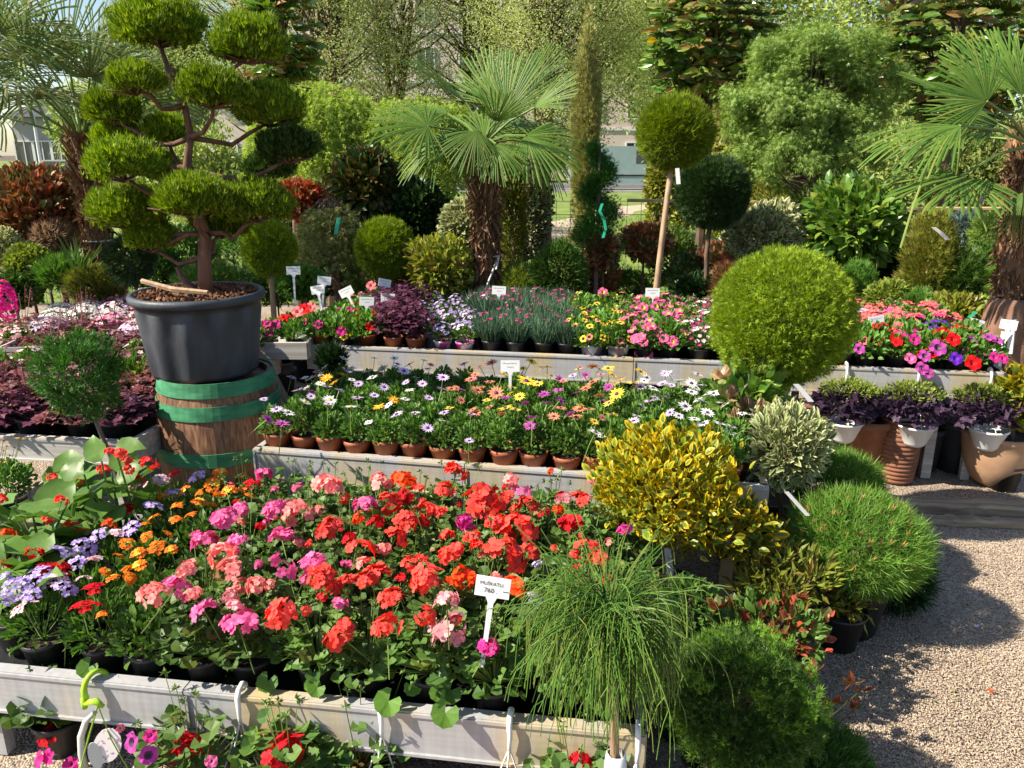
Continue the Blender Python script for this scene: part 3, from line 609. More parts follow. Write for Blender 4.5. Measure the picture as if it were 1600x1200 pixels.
def daisy(col, r=.024, np_=13, eye=M_EYE):
    mb = MB(); a = np.arange(np_) * 2 * math.pi / np_; D = np.c_[np.cos(a), np.sin(a), np.full(np_, .12) + rng.normal(size=np_) * .08]
    mb.scat(T_leaf(.17, .03, -.05), np.zeros((np_, 3)), D, np.tile([0, 0, 1.], (np_, 1)), r * rng.uniform(.92, 1.06, np_), np.full(np_, 1.15))
    mb.lathe([(r * .24, .001), (r * .2, .004), (0, .006)], 8, 1); mb.tube([(0, 0, 0), (.003, 0, -.04), (0, .003, -.09)], .0013, 3, 2, cap=False)
    return mb.mesh('flower_head', [PET[col], eye, G_STEM])
def petunia(col, r=.028, eye=None):
    mb = MB(); n = 20; a = np.arange(n) * 2 * math.pi / n; ro = r * (1 - .13 * (np.arange(n) % 4 == 0)) * (1 + rng.normal(size=n) * .03); z = .12 * r * np.sin(a * 5 + 1) + rng.normal(size=n) * .03 * r
    V = np.concatenate([np.c_[.14 * r * np.cos(a), .14 * r * np.sin(a), np.full(n, -.35 * r)], np.c_[.45 * r * np.cos(a), .45 * r * np.sin(a), np.full(n, -.02 * r)], np.c_[ro * np.cos(a), ro * np.sin(a), z]])
    j = np.arange(n); j2 = (j + 1) % n
    mb.add(V, np.stack([j, j2, n + j2, n + j], -1), 1); mb.add(V, np.stack([n + j, n + j2, 2 * n + j2, 2 * n + j], -1), 0)
    mb.tube([(0, 0, -.3 * r), (0, 0, -1.2 * r)], [.2 * r, .07 * r], 5, 2, cap=False)
    return mb.mesh('flower', [PET[col], eye or PET[col], G_STEM])
HEADS = {}
for c in 'ROPSLDM': HEADS[c] = [ger_head(c, .036, k) for k in (16, 20, 24, 27, 30)]
VHEAD = {c: [small_head(c) for _ in range(2)] for c in 'VKD'}
VHEAD['A'] = [small_head('A', .018, 16, .0075, PET['Y']) for _ in range(3)]
VHEAD['M'] = [small_head('M')]; VHEAD['L'] = VHEAD['K']
DAISY = {'W': daisy('W', eye=M_EYE), 'I': daisy('I'), 'Y': daisy('Y'), 'T': daisy('T'), 'G': daisy('G'), 'E': daisy('E', eye=M_EYEY), 'w': daisy('W', eye=M_EYEY)}
# ------------------------------------------------------------------ front bench: geraniums, lantanas, verbenas
CN = {'R': 'coral red', 'O': 'orange red', 'P': 'hot pink', 'S': 'salmon pink', 'L': 'light pink', 'D': 'crimson', 'M': 'magenta', 'V': 'violet', 'K': 'pink and white', 'A': 'orange', 'W': 'white',
      'I': 'lilac', 'Y': 'yellow', 'T': 'terracotta', 'G': 'magenta', 'E': 'orange', 'w': 'white', 'U': 'deep purple', 'C': 'coral', 'RR': 'bright red', 'B': 'lavender'}
GER_H = """413 742 28 P;428 766 16 P;512 760 44 S;465 762 20 P;430 796 36 P;461 800 46 S;497 797 18 S;407 822 16 D;440 840 40 P;516 826 44 R;598 752 36 S;630 752 40 O;572 790 38 P;608 786 38 R;634 776 34 D;
562 810 26 O;636 814 40 R;666 796 36 R;620 838 36 R;696 766 36 R;713 740 38 R;753 783 66 R;725 815 26 M;738 838 30 R;792 776 30 R;806 826 62 R;790 866 64 R;563 860 48 R;600 858 26 S;705 864 44 R;
440 888 46 P;490 880 40 P;505 903 48 R;588 898 44 R;666 902 50 R;720 903 42 O;570 905 34 R;612 935 42 R;440 959 50 R;503 933 18 D;530 992 56 R;605 980 54 R;664 962 34 R;698 940 44 L;702 986 62 L;
764 1012 34 M;400 915 32 S;353 812 48 P;376 795 26 P;320 846 46 P;368 851 40 P;346 870 48 S;290 890 38 S;356 892 46 S;240 928 40 S;275 920 48 P;302 928 28 S;320 956 42 P;372 976 54 P;
800 750 26 S;812 766 34 P;880 780 24 K;872 797 20 O;897 818 44 D;913 782 26 R;977 828 22 M;918 860 46 R;936 872 34 R;803 918 44 O;880 925 26 R;912 925 30 R;893 945 24 R;908 962 24 O;985 1022 28 R;948 905 26 R;
860 736 12 O;660 872 22 R;640 880 26 R;690 800 26 R;545 840 20 D;850 800 18 D;750 856 30 R;590 815 24 D;700 836 24 R;475 905 18 P;820 790 40 R;775 815 36 R;828 860 30 R;655 762 22 R;545 905 26 R;740 905 24 O;565 880 22 S"""
VL_H = """275 740 18 D V;310 745 26 V V;345 740 26 A L;375 747 22 A L;395 757 24 D V;335 758 30 A L;358 768 24 A L;313 771 20 A L;245 756 30 K V;210 766 30 K V;275 771 24 V V;290 768 22 A L;311 786 28 A L;278 791 22 A L;
196 797 28 D V;165 796 26 V V;240 791 24 V V;241 811 22 A L;226 821 20 A L;275 813 20 A L;300 806 24 A L;205 826 26 V V;155 836 26 V V;180 834 22 K V;201 851 28 A L;246 856 28 A L;216 866 24 A L;262 836 20 A L;
100 866 38 V V;131 856 32 V V;76 890 34 D V;96 889 26 D V;150 876 26 K V;216 886 28 A L;196 891 22 A L;166 894 22 A L;60 905 46 V V;26 921 38 V V;5 941 28 V V;101 921 32 V V;38 952 34 K V;91 906 28 K V;
130 906 22 K V;176 904 22 A L;201 904 26 A L;146 922 32 D V;128 951 34 D V;160 961 20 A L;150 946 18 D V;330 790 20 A L;255 775 18 A L;370 785 16 D V;845 882 24 V V;836 936 26 V V;185 870 20 A L;340 775 18 A L;390 775 18 A L;230 840 22 A L;120 880 22 V V;50 930 26 V V;268 860 20 A L;380 765 20 A L;15 905 24 V V"""
def prs(s): return [[float(t) if t.replace('.', '').isdigit() else t for t in r.split()] for r in s.replace('\n', '').split(';') if r.strip()]
z1 = ZB[0]; fl1 = z1 - .045; plants = []
for j in range(6):
    for i in range(19):
        uu = L1 - .09 - i * .163 - (.08 if j % 2 else 0) + rng.normal() * .012; vv = .105 + j * .158 + rng.normal() * .012
        if uu < .05 or uu > L1 - .06: continue
        xy = A1[:2] + U1 * uu + V1 * vv; x, y = proj((*xy, z1 + .24))
        if x < -50: continue
        vb = 112 + (1000 - y) * .62
        if y < 925 - .72 * x and x < 255: continue
        sp = 'V' if x < vb else ('L' if x < vb + 105 and y < 985 else 'G')
        plants.append(dict(xy=xy, j=j, sp=sp, heads=[], uu=uu))
def near(xy, sp):
    c = [p for p in plants if p['sp'] in sp]; return min(c, key=lambda p: ((p['xy'] - xy) ** 2).sum())
for x, y, w, c in prs(GER_H):
    P = GZ(x, y, z1 + .285 + rng.normal() * .015); p = near(P[:2], 'G'); dd = P[:2] - p['xy']; q = np.linalg.norm(dd)
    if q > .17: P = GZ(x, y, z1 + .21)
    p['heads'].append((P, w * mpp(P) / .080, c, 'G'))
for _ in range(70):
    x, y = rng.uniform(330, 960), rng.uniform(750, 985)
    if y > 930 and x > 720: continue
    c = rng.choice(list('PSPL')) if x < 470 else rng.choice(list('RRRODSP')); P = GZ(x, y, z1 + .25); p = near(P[:2], 'G')
    if np.linalg.norm(P[:2] - p['xy']) < .12: p['heads'].append((P, rng.uniform(.22, .6), c, 'G'))
for x, y, w, c, s in prs(VL_H):
    P = GZ(x, y, z1 + .215 + rng.normal() * .01); p = near(P[:2], s if x < 800 else 'G'); p['heads'].append((P, w * mpp(P) / .044, c, 'V'))
WHO = {'G': 'geranium', 'V': 'verbena', 'L': 'lantana'}
rows = {}
for p in plants: rows.setdefault(p['j'], []).append(p)
for j, r in rows.items():
    r.sort(key=lambda p: p['uu'])
    for k, p in enumerate(r):
        kind = WHO[p['sp']]; hs = [h[2] for h in p['heads']]; main = max(set(hs), key=hs.count) if hs else None
        colr = CN[main] + (' ' if len(set(hs)) < 2 else ' mixed ') if main else 'budding '
        ordn = ORD[k]; rown = ['foremost', 'second', 'third', 'fourth', 'fifth', 'rearmost'][j]
        lab = f"{colr}{kind} in black pot, {ordn} from the begonias in the {rown} row"
        rz = rng.uniform(0, 6.28)
        t = thing(kind + '_plant', lab, kind, (*p['xy'], fl1), f'potted {kind} plants on the front bench')
        mesh = {'G': GER, 'V': VERF, 'L': LANF}[p['sp']]
        part('pot', POT_G[k % 2], t, rot=(0, 0, rz))
        part('foliage', mesh[rng.integers(len(mesh))], t, rot=(0, 0, rz), sc=(1.06 if p['sp'] == 'G' else 1) * rng.uniform(.92, 1.1))
        for P, s, c, kd in p['heads']:
            lst = HEADS[c if c in HEADS else 'M'] if kd == 'G' else VHEAD[c if c in VHEAD else 'V']
            if kd == 'G' and c == 'K': lst = HEADS['L']
            loc = P - np.array([*p['xy'], fl1]); tilt = nrm(np.array([loc[0], loc[1], .28])); 
            part('flower_head', lst[rng.integers(len(lst))], t, loc, (-.35 + rng.normal() * .15, rng.normal() * .2, rng.uniform(0, 6.28)), s)
# big fresh geranium leaves hanging over the front edge
LEAFB = MB(); LEAFB.scat(T_round(17, .2, .05, .93), np.zeros((1, 3)), np.array([[0, 1., 0]]), np.array([[0, 0, 1.]]), 1.); LEAFB = LEAFB.mesh('leaf', G_BRIGHT)
def leafobj(name, me, parent, P, D, N, L, sx=1.):
    D = nrm(np.array(D, float)); X = nrm(np.cross(D, N)); Z = np.cross(X, D); M = Matrix(np.stack([X, D, Z], 1).tolist()).to_4x4()
    o = part(name, me, parent); o.matrix_local = Matrix.Translation(tuple(map(float, P))) @ M @ Matrix.Diagonal((L * sx, L, L, 1)); return o
gp = [o for o in bpy.data.objects if o.get('category') == 'geranium' and 'foremost' in o['label']]
for x, y, L in [(620, 1080, .075), (640, 1062, .05), (705, 1095, .075), (715, 1065, .07), (690, 1072, .045), (505, 1065, .05), (490, 1058, .045), (425, 1050, .06), (150, 1030, .06)]:
    P = GZ(x, y, z1 + .05); t = min(gp, key=lambda o: (o.location.x - P[0]) ** 2 + (o.location.y - P[1]) ** 2); loc = P - np.array(t.location)
    leafobj('leaf', LEAFB, t, loc, (rng.normal() * .5, -.6, -.5), (.1, -.8, .6), L)
# begonias
def bleaf(seed):
    r_ = np.random.default_rng(seed); V = [(0, 0, 0), (.01, .3, .015), (0, .6, .01), (.02, 1., -.16)]
    Lw = [(-.2, .02), (-.42, .2), (-.46, .45), (-.3, .74)]; Rw = [(.16, .06), (.34, .24), (.36, .48), (.24, .76)]
    V += [(x, y, .10 + .04 * math.sin(i * 2.2)) for i, (x, y) in enumerate(Lw)] + [(x, y, .10 + .04 * math.sin(i * 2 + 1)) for i, (x, y) in enumerate(Rw)]
    F = [(0, 1, 4), (4, 1, 5), (5, 1, 6), (1, 2, 6), (6, 2, 7), (7, 2, 3), (0, 8, 1), (8, 9, 1), (9, 10, 1), (1, 10, 2), (10, 11, 2), (11, 3, 2)]
    me = MB().add(V, F).mesh('leaf', G_BEG, True); return me
BL = [bleaf(1)]
def begonia(px, py, z, hgt, n, col, label, spread=.13):
    P = GZ(px, py, z); t = thing('begonia_plant', label, 'begonia', (P[0], P[1], fl1), 'begonias beside the verbenas'); h = z - fl1
    part('pot', potmesh('pot', .075, .11, M_BLACK), t)
    st = MB(); tips = []
    for i in range(6):
        a = i * 1.05 + rng.uniform(0, .6); q = np.array([math.cos(a) * spread * rng.uniform(.3, 1), math.sin(a) * spread * rng.uniform(.3, 1), h * rng.uniform(.75, 1.05)])
        st.tube([(0, 0, .08), q * [.5, .5, .6] + [0, 0, .03], q], [.006, .005, .003], 5); tips.append(q)
    part('stem', st.mesh('stem', G_BEG), t)
    for i in range(n):
        q = tips[i % 6]; s = rng.uniform(.35, 1.05); p = q * [s, s, s] + [0, 0, .06 * (1 - s)]; a = rng.uniform(0, 6.28)
        out = np.array([math.cos(a), math.sin(a), rng.uniform(-.2, .9)]); leafobj('leaf', BL[0], t, p + out * .02, out, np.array([0, 0, 1.]) + runit(1)[0] * .35, rng.uniform(.10, .155))
    for i in range(3):
        q = tips[i]; part('flower', HEADS[col][i], t, q + np.array([rng.normal() * .02, -.02, .02]), (rng.normal() * .3, .3, 0), rng.uniform(.45, .7))
begonia(178, 745, .62, .3, 15, 'R', 'tall begonia with coral blooms standing in front of the white rail')
begonia(50, 790, .60, .3, 17, 'R', 'leafy begonia with pale glossy leaves behind the violet verbena')
begonia(15, 890, .54, .3, 15, 'D', 'begonia with broad dark lower leaves at the edge of picture', .12)
begonia(-10, 835, .56, .3, 14, 'O', 'begonia cut by the picture edge between two leafy neighbours')
begonia(95, 760, .58, .3, 15, 'R', 'begonia with pale leaves just left of the tall coral one')
begonia(110, 825, .54, .3, 14, 'O', 'begonia with orange red bloom between verbena and tall begonia')
t = bpy.data.objects['begonia_plant']
for x, y, D in [(205, 700, (1, .1, .15)), (112, 735, (-.9, .2, .2)), (150, 700, (-.4, .3, .8))]:
    P = AT(x, y, 2.45); leafobj('leaf', BL[0], t, P - np.array(t.location) - np.array(D) * .05, D, (-.2, -.6, .8), .095)
    q0 = P - np.array(t.location); mb = MB(); mb.tube([(0, 0, .1), q0 * [.6, .6, .6], q0 - np.array(D) * .05], [.005, .004, .003], 5); part('stem', mb.mesh('stem', G_BEG), t)
for x, y, s in [(190, 708, .6), (172, 705, .45), (232, 726, .7), (200, 735, .5)]:
    P = AT(x, y, 2.4); part('flower', HEADS['R'][0], t, P - np.array(t.location), (.2, .1, x), s)

# ------------------------------------------------------------------ middle bench: daisies
OST_H = """432 640 20 I;450 645 22 W;418 655 20 G;440 662 25 G;488 612 20 G;465 610 18 I;476 628 20 w;515 625 22 w;558 622 20 I;548 636 20 w;592 636 20 E;615 625 16 E;576 660 14 W;620 648 22 I;648 646 18 I;668 669 20 I;690 657 14 W;
694 645 18 I;736 647 16 I;743 646 18 T;745 610 22 T;775 614 24 T;765 636 16 T;790 638 24 Y;690 608 18 I;705 608 18 T;733 689 16 I;812 620 18 Y;805 640 18 Y;850 616 20 G;855 630 22 G;875 626 20 G;872 610 18 G;830 652 20 G;
828 665 18 G;865 651 20 T;905 640 22 T;900 652 22 T;876 638 18 T;920 640 20 T;915 607 18 T;936 618 20 T;964 616 26 Y;952 630 20 Y;955 648 22 Y;990 658 20 I;1000 605 20 I;1015 627 20 I;1036 620 20 I;1047 645 18 I;
1070 635 24 W;1080 613 22 W;1095 626 22 W;1105 645 22 W;1100 662 20 W;1125 662 22 W;930 676 24 W;941 683 16 W;1020 607 20 W;1140 676 20 W;1128 630 20 W;1060 650 18 W;1085 655 18 W;
455 590 16 I;485 592 18 I;510 591 20 E;536 586 20 E;522 598 16 E;550 576 16 w;576 580 22 W;582 590 18 W;598 576 20 W;631 580 22 I;640 570 20 I;616 560 14 W;692 590 20 I;711 586 18 I;725 569 18 I;736 593 20 T;750 574 20 T;
768 567 20 T;785 584 18 E;765 597 18 T;830 565 20 Y;817 576 18 Y;855 574 20 Y;861 588 20 Y;822 596 30 Y;926 573 20 T;915 586 16 G;950 576 20 Y;956 586 18 Y;969 596 22 Y;990 598 22 Y;1000 581 20 Y;926 598 26 T;
895 587 16 I;1040 584 18 I;1060 596 20 W;1080 599 20 W;1100 602 20 W;1035 600 18 I;1010 590 16 W;660 600 16 I;600 605 16 I;640 610 16 w;560 600 16 I;530 610 18 I;670 622 16 I;720 625 14 T;840 600 18 Y;880 596 16 T;800 605 16 Y;1090 585 18 W;1115 615 20 W;500 600 16 w;585 618 16 I"""
z2 = ZB[1]; fl2 = z2 - .03; plants = []
for j in range(6):
    i = 0
    while True:
        uu = .065 + i * .122 + (.05 if j % 2 else 0) + rng.normal() * .006; vv = .075 + j * .128 + rng.normal() * .006; i += 1
        if uu > L2 - .06: break
        plants.append(dict(xy=A2[:2] + U2 * uu + V2 * vv, j=j, sp='O', heads=[], uu=uu))
for x, y, w, c in prs(OST_H):
    P = GZ(x, y, z2 + .205 + rng.normal() * .012); p = near(P[:2], 'O')
    if np.linalg.norm(P[:2] - p['xy']) > .12: P = GZ(x, y, z2 + .17)
    p['heads'].append((P, w * mpp(P) / .041, c))
rows = {}
for p in plants: rows.setdefault(p['j'], []).append(p)
for j, r in rows.items():
    r.sort(key=lambda p: p['uu'])
    for k, p in enumerate(r):
        xpx = proj((*p['xy'], z2 + .2))[0]
        for _k in range(2):
            if p['heads'] and rng.uniform() < .45: continue
            c = rng.choice(list('IwWI')) if xpx < 680 else (rng.choice(list('TYGY')) if xpx < 980 else rng.choice(list('WWI')))
            if rng.uniform() < .75: p['heads'].append((np.array([*p['xy'], z2 + .2]) + np.array([rng.normal() * .03, rng.normal() * .03, .01]), rng.uniform(.85, 1.05), c))
        hs = [h[2] for h in p['heads']]; main = max(set(hs), key=hs.count) if hs else None
        lab = f"{CN[main] if main else 'unopened'} daisy in terracotta coloured pot, {ORD[k]} from the barrel in {['foremost', 'second', 'third', 'fourth', 'fifth', 'rearmost'][j]} row"
        t = thing('daisy_plant', lab, 'daisy', (*p['xy'], fl2), 'potted daisies on the middle bench'); rz = rng.uniform(0, 6.28)
        part('pot', POT_O[0], t, rot=(rng.normal() * .035, rng.normal() * .035, rz), sc=(1, 1, rng.uniform(.93, 1.06))); part('foliage', OSTF[rng.integers(6)], t, rot=(0, 0, rz), sc=(1, 1, rng.uniform(.9, 1.15)))
        for P, s, c in p['heads']:
            part('flower_head', DAISY[c], t, P - np.array([*p['xy'], fl2]), (-.25 + rng.normal() * .25, rng.normal() * .25, rng.uniform(0, 6)), s)

# ------------------------------------------------------------------ rear bench
z3 = ZB[2]; fl3 = z3 - .04
PETS = {c: petunia(c) for c in ['P', 'M', 'RR', 'C', 'U', 'K', 'L']}; PETS['Y'] = petunia('Y', .022, M_EYE); PETS['T'] = petunia('T', .022, M_EYE); PETS['Pk'] = petunia('P', .03, M_EYEY)
PETS['G'] = petunia('G', .03, M_EYE)
def blossoms(n, r0, z0, h, cols, size, up=.4, T=None):
    mb = MB(); u = runit(n * 4); u = u[u[:, 2] > up][:n]
    for q in u: floret(mb, q * [r0, r0, h] + [0, 0, z0], q + [0, 0, .4], size * rng.uniform(.8, 1.2), 5, int(rng.integers(len(cols))), .45)
    return mb.mesh('blossoms', [PET[c] for c in cols])
def dia_fol():
    mb = MB(); n = 420; a = rng.uniform(0, 6.28, n); r = np.sqrt(rng.uniform(0, 1, n)) * .05
    P = np.c_[r * np.cos(a), r * np.sin(a), np.full(n, .09)]; D = np.c_[np.cos(a) * r * 9, np.sin(a) * r * 9, np.ones(n)] + runit(n) * .25
    mb.scat(BLADE, P, D, runit(n), rng.uniform(.09, .17, n), np.full(n, .9)); return mb.mesh('foliage', [G_DIA])
DIAF = [dia_fol() for _ in range(3)]
DIAB = [blossoms(k_, .06, .16, .08, c, .010, .3) for c, k_ in ((['D', 'M'], 5), (['M', 'P'], 14), (['K', 'I', 'M'], 22))]
AUBF = [fine_fol(260, .07, .1, .07, .022, LEAF, [G_MID, G_STEM]) for _ in range(2)]
AUBB = [blossoms(26, .065, .12, .075, ['B', 'I', 'B'], .011, .2) for _ in range(3)]
VERB3 = [blossoms(60, .08, .13, .10, ['K', 'M', 'W'], .012, .1) for _ in range(2)]
def heu_fol(n, r0, h, L, mats, z0=.1):
    mb = MB(); a = rng.uniform(0, 6.28, n); r = np.sqrt(rng.uniform(.02, 1, n)) * r0; z = z0 + h * (1 - (r / r0) ** 2 * .6) * rng.uniform(.5, 1, n)
    out = np.c_[np.cos(a), np.sin(a), np.zeros(n)]; P = np.c_[r * np.cos(a), r * np.sin(a), z]
    mb.scat(LOBED, P, out + runit(n) * .3, out * .7 + [0, 0, .9] + runit(n) * .4, L * rng.uniform(.7, 1.25, n))
    for i in range(0, n, 4): stick(mb, (0, 0, z0 - .03), P[i], .0015)
    return mb.mesh('foliage', mats)
HEU3 = [heu_fol(70, .095, .16, .045, [G_HEUD]) for _ in range(2)]
M_PINKPR = solid('pink_printed_pot', (.75, .7, .78), (.6, .12, .35), .4, nscale=16, contrast=(.42, .5), detail=1)
M_COLPR = solid('colour_printed_pot', (.78, .78, .78), (.35, .25, .3), .4, nscale=14, contrast=(.42, .48), detail=1)
POT_PK = potmesh('pot', .055, .085, M_PINKPR); POT_CP = potmesh('pot', .065, .10, M_COLPR); POT_B3 = POT_G[1]; POT_RB = potmesh('pot', .06, .1, M_TERRA)
KINDS = [ # px0, px1, kind, category
 (470, 545, 'primrose', 'primrose'), (545, 588, 'pansy', 'pansy'), (588, 655, 'heuchera', 'heuchera'), (655, 745, 'aubrieta', 'aubrieta'), (745, 892, 'dianthus', 'dianthus'), (892, 985, 'calibrachoa', 'calibrachoa'),
 (985, 1068, 'pink_petunia', 'petunia'), (1068, 1125, 'verbena', 'verbena'), (1125, 1320, 'green', 'bedding plant'), (1320, 1600, 'petunia', 'petunia')]
cnt = {}
for j in range(7):
    rowcount = {}
    for i in range(40):
        sp0 = .118 if True else .15
        uu = .07 + i * .148 + (.07 if j % 2 else 0) + rng.normal() * .01; vv = .085 + j * .155 + rng.normal() * .01
        if uu > L3 - .05: break
        xy = A3[:2] + U3 * uu + V3 * vv; px = proj((*xy, z3 + .12))[0]
        kk = next((k for k in KINDS if k[0] <= px < k[1]), None)
        if px < 655 and j < 3 and kk and kk[2] in ('aubrieta',): pass
        if not kk: continue
        kd, cat = kk[2], kk[3]
        if kd == 'aubrieta' and px < 655 and j == 0: pass
        if kd == 'green' and j > 2: continue
        rowcount[kd] = rowcount.get(kd, 0) + 1; k = rowcount[kd]; rown = ['foremost', 'second', 'third', 'fourth', 'fifth', 'sixth', 'rearmost'][j]
        rz = rng.uniform(0, 6.28); fr = None; hl = []; pot = POT_B3; s = rng.uniform(.92, 1.1)
        pos = f'{ORD[k - 1]} along the {rown} row'
        if kd in ('primrose', 'pansy'):
            c = rng.choice(['D', 'M', 'RR', 'C']) if kd == 'primrose' else rng.choice(['RR', 'Y', 'B', 'K', 'RR'])
            if j > 3: c = rng.choice(['L', 'C', 'K', 'D'])
            fol = PETF[rng.integers(5)]; desc = f'{CN.get(c, "red")} {kd} with green leaves'; hl = [(c if c in PETS else 'RR', rng.integers(3, 7))]
            if c in ('Y',): hl = [('Y', 6)]
            if c == 'B' or c == 'D': hl = [('U' if c == 'B' else 'M', 4)]
            pot = POT_RB if rng.uniform() < .4 else POT_B3
        elif kd == 'heuchera': fol = HEU3[rng.integers(2)]; desc = 'purple leaved heuchera'; pot = POT_RB if j == 0 else POT_B3; s = 1.15
        elif kd == 'aubrieta': fol = AUBF[rng.integers(2)]; fr = AUBB[rng.integers(3)]; desc = 'lavender aubrieta in pink printed pot'; pot = POT_PK
        elif kd == 'dianthus': fol = DIAF[rng.integers(3)]; fr = DIAB[(0 if j < 3 else rng.integers(3))]; desc = 'grey green dianthus with small ' + ('red' if j < 3 else 'pink') + ' buds'; s = .95 + .12 * (j > 2)
        elif kd == 'calibrachoa': fol = PETF[rng.integers(5)]; desc = 'yellow calibrachoa in printed white pot'; pot = POT_CP; hl = [('Y', 6), ('T', 3), ('M', int(rng.uniform() < .3) * 3)]
        elif kd == 'pink_petunia': fol = PETF[rng.integers(5)]; desc = 'pink petunia with yellow eyed blooms'; hl = [('Pk', 9), ('P', 3)]
        elif kd == 'verbena': fol = VERF[rng.integers(5)]; fr = VERB3[rng.integers(2)]; desc = 'pink and white verbena'; kd = 'verbena'
        elif kd == 'green': fol = PETF[rng.integers(5)]; desc = 'leafy green bedding plant behind the clipped ball'
        else:
            fol = PETF[rng.integers(5)]
            if j >= 4: c = 'C'; hl = [('C', 24), ('P', 3)]
            elif j >= 3: c = 'C'; hl = [('C', 15), ('M', 6)]
            else:
                c = 'C' if px < 1400 and rng.uniform() < .35 else rng.choice(['M', 'M', 'G', 'RR', 'RR', 'U', 'P']); hl = [(c, 8 if j else 3)]
                if px > 1460 and rng.uniform() < .5 and j: hl = [('RR', 8)]; c = 'RR'
            desc = f'{CN[c]} petunia'
        nm = {'primrose': 'primrose', 'pansy': 'pansy', 'green': 'bedding'}.get(kd, kd)
        t = thing(nm + '_plant', f'{desc}, {pos}', cat, (*xy, fl3), f'{nm.replace("_", " ")} plants on the rear bench')
        part('pot', pot, t, rot=(0, 0, rz)); part('foliage', fol, t, rot=(0, 0, rz), sc=s)
        if fr: part('blossoms', fr, t, rot=(0, 0, rng.uniform(0, 6)), sc=s)
        for c, nn in hl:
            for q in range(int(nn)):
                u = runit(1)[0]; u[2] = abs(u[2]) * .8 + .15; u[1] -= .35; u = nrm(u); P = u * [.11, .11, .125] + [0, 0, .115]
                v = Vector(u + np.array([0, 0, .35])); ro = v.to_track_quat('Z', 'Y').to_euler(); part('flower', PETS[c], t, P, ro, rng.uniform(.85, 1.15))
# the three big single petunias and the trailing ones seen against the rail
def flower_at(px, py, z, c, s, kind, ori=(0, -.8, .6)):
    P = GZ(px, py, z); c0 = [o for o in bpy.data.objects if o.name.startswith(kind)]; t = min(c0, key=lambda o: (o.location.x - P[0]) ** 2 + (o.location.y - P[1]) ** 2)
    part('flower', PETS[c], t, P - np.array(t.location), Vector(ori).to_track_quat('Z', 'Y').to_euler(), s)
for a in [(1466, 543, .78, 'G', 1.5), (1494, 560, .74, 'U', 1.25), (1521, 567, .73, 'RR', 1.5), (1475, 522, .8, 'RR', 1.5), (1490, 530, .8, 'RR', 1.4), (1445, 556, .74, 'G', 1.1), (1441, 575, .64, 'G', 1.2), (1450, 582, .62, 'G', 1.1), (1423, 560, .72, 'P', 1.1),
          (1343, 545, .76, 'G', 1.0), (1430, 530, .78, 'M', 1.2), (1400, 527, .78, 'RR', 1.1), (1405, 512, .8, 'C', 1.3), (1555, 558, .72, 'M', 1.1), (1568, 560, .72, 'M', 1.0)]: flower_at(*a, 'petunia_plant')
for a in [(1000, 552, .64, 'Pk', 1.1), (1012, 553, .64, 'Pk', 1.1), (990, 534, .68, 'Pk', 1.1), (1015, 540, .68, 'Pk', 1.1), (1023, 527, .7, 'Pk', 1.1), (993, 513, .74, 'Pk', 1.2), (1008, 503, .76, 'Pk', 1.2), (1024, 510, .76, 'Pk', 1.2), (1048, 525, .72, 'Pk', 1.2),
          (1052, 507, .76, 'RR', 1.2), (1025, 478, .82, 'Pk', 1.1), (1005, 480, .82, 'Pk', 1.1), (942, 456, .84, 'Pk', 1.1), (1043, 493, .78, 'Pk', 1.1), (1035, 515, .7, 'P', 1.0)]: flower_at(*a, 'pink_petunia_plant')
for a in [(545, 505, .74, 'RR', 1.2), (536, 508, .74, 'RR', 1.2), (552, 503, .75, 'RR', 1.1), (542, 520, .7, 'Y', 1.4), (537, 525, .69, 'Y', 1.3), (475, 483, .8, 'RR', 1.4), (465, 487, .8, 'C', 1.3), (485, 480, .8, 'C', 1.3), (430, 507, .75, 'M', 1.2), (580, 446, .9, 'C', 1.2)]: flower_at(*a, 'pr')

# ------------------------------------------------------------------ price tags
def tagmesh(rot=0):
    w, h, t = .043, .026, .0016; out = [(-w, 0), (w, 0), (w, -h * 2), (.014, -h * 2), (.007, -h * 2 - .016), (.005, -.24), (-.005, -.24), (-.007, -h * 2 - .016), (-.014, -h * 2), (-w, -h * 2)]
    V = [(x, -t, z) for x, z in out] + [(x, t, z) for x, z in out]; mb = MB()
    mb.add(V, [[0, 9, 8, 3], [0, 3, 2, 1]]); mb.add(V, [[8, 7, 4, 3], [7, 6, 5, 4]]); mb.add(V, [[i, (i + 1) % 10, (i + 1) % 10 + 10, i + 10] for i in range(10)])
    mb.add(V, [[10, 13, 18, 19], [10, 11, 12, 13], [18, 13, 14, 17], [17, 14, 15, 16]]); return mb.mesh('price_tag', M_TAG)
TAG = tagmesh()
def text_mesh(s, size):
    c = bpy.data.curves.new('lettering', 'FONT'); c.body = s; c.size = size; c.align_x = 'CENTER'; c.extrude = .0001
    o = bpy.data.objects.new('tmp', c); COL.objects.link(o); dg = bpy.context.evaluated_depsgraph_get(); me = bpy.data.meshes.new_from_object(o.evaluated_get(dg)); bpy.data.objects.remove(o); me.materials.clear(); me.materials.append(M_INK); return me
def scrib(seed):
    r_ = np.random.default_rng(seed); mb = MB()
    for row, (x0, x1) in enumerate([(-.032, .03), (-.014, .016)]):
        x = np.linspace(x0, x1, 26); z = -.014 - row * .017 + np.where(np.arange(26) % 2, .0035, -.0035) * r_.uniform(.3, 1, 26); t = .0009
        V = [(a, -.0022, b + t) for a, b in zip(x, z)] + [(a, -.0022, b - t) for a, b in zip(x, z)]
        mb.add(V, [[i, i + 1, i + 27, i + 26] for i in range(25) if (i + 1) % 7])
    return mb.mesh('lettering', M_INK)
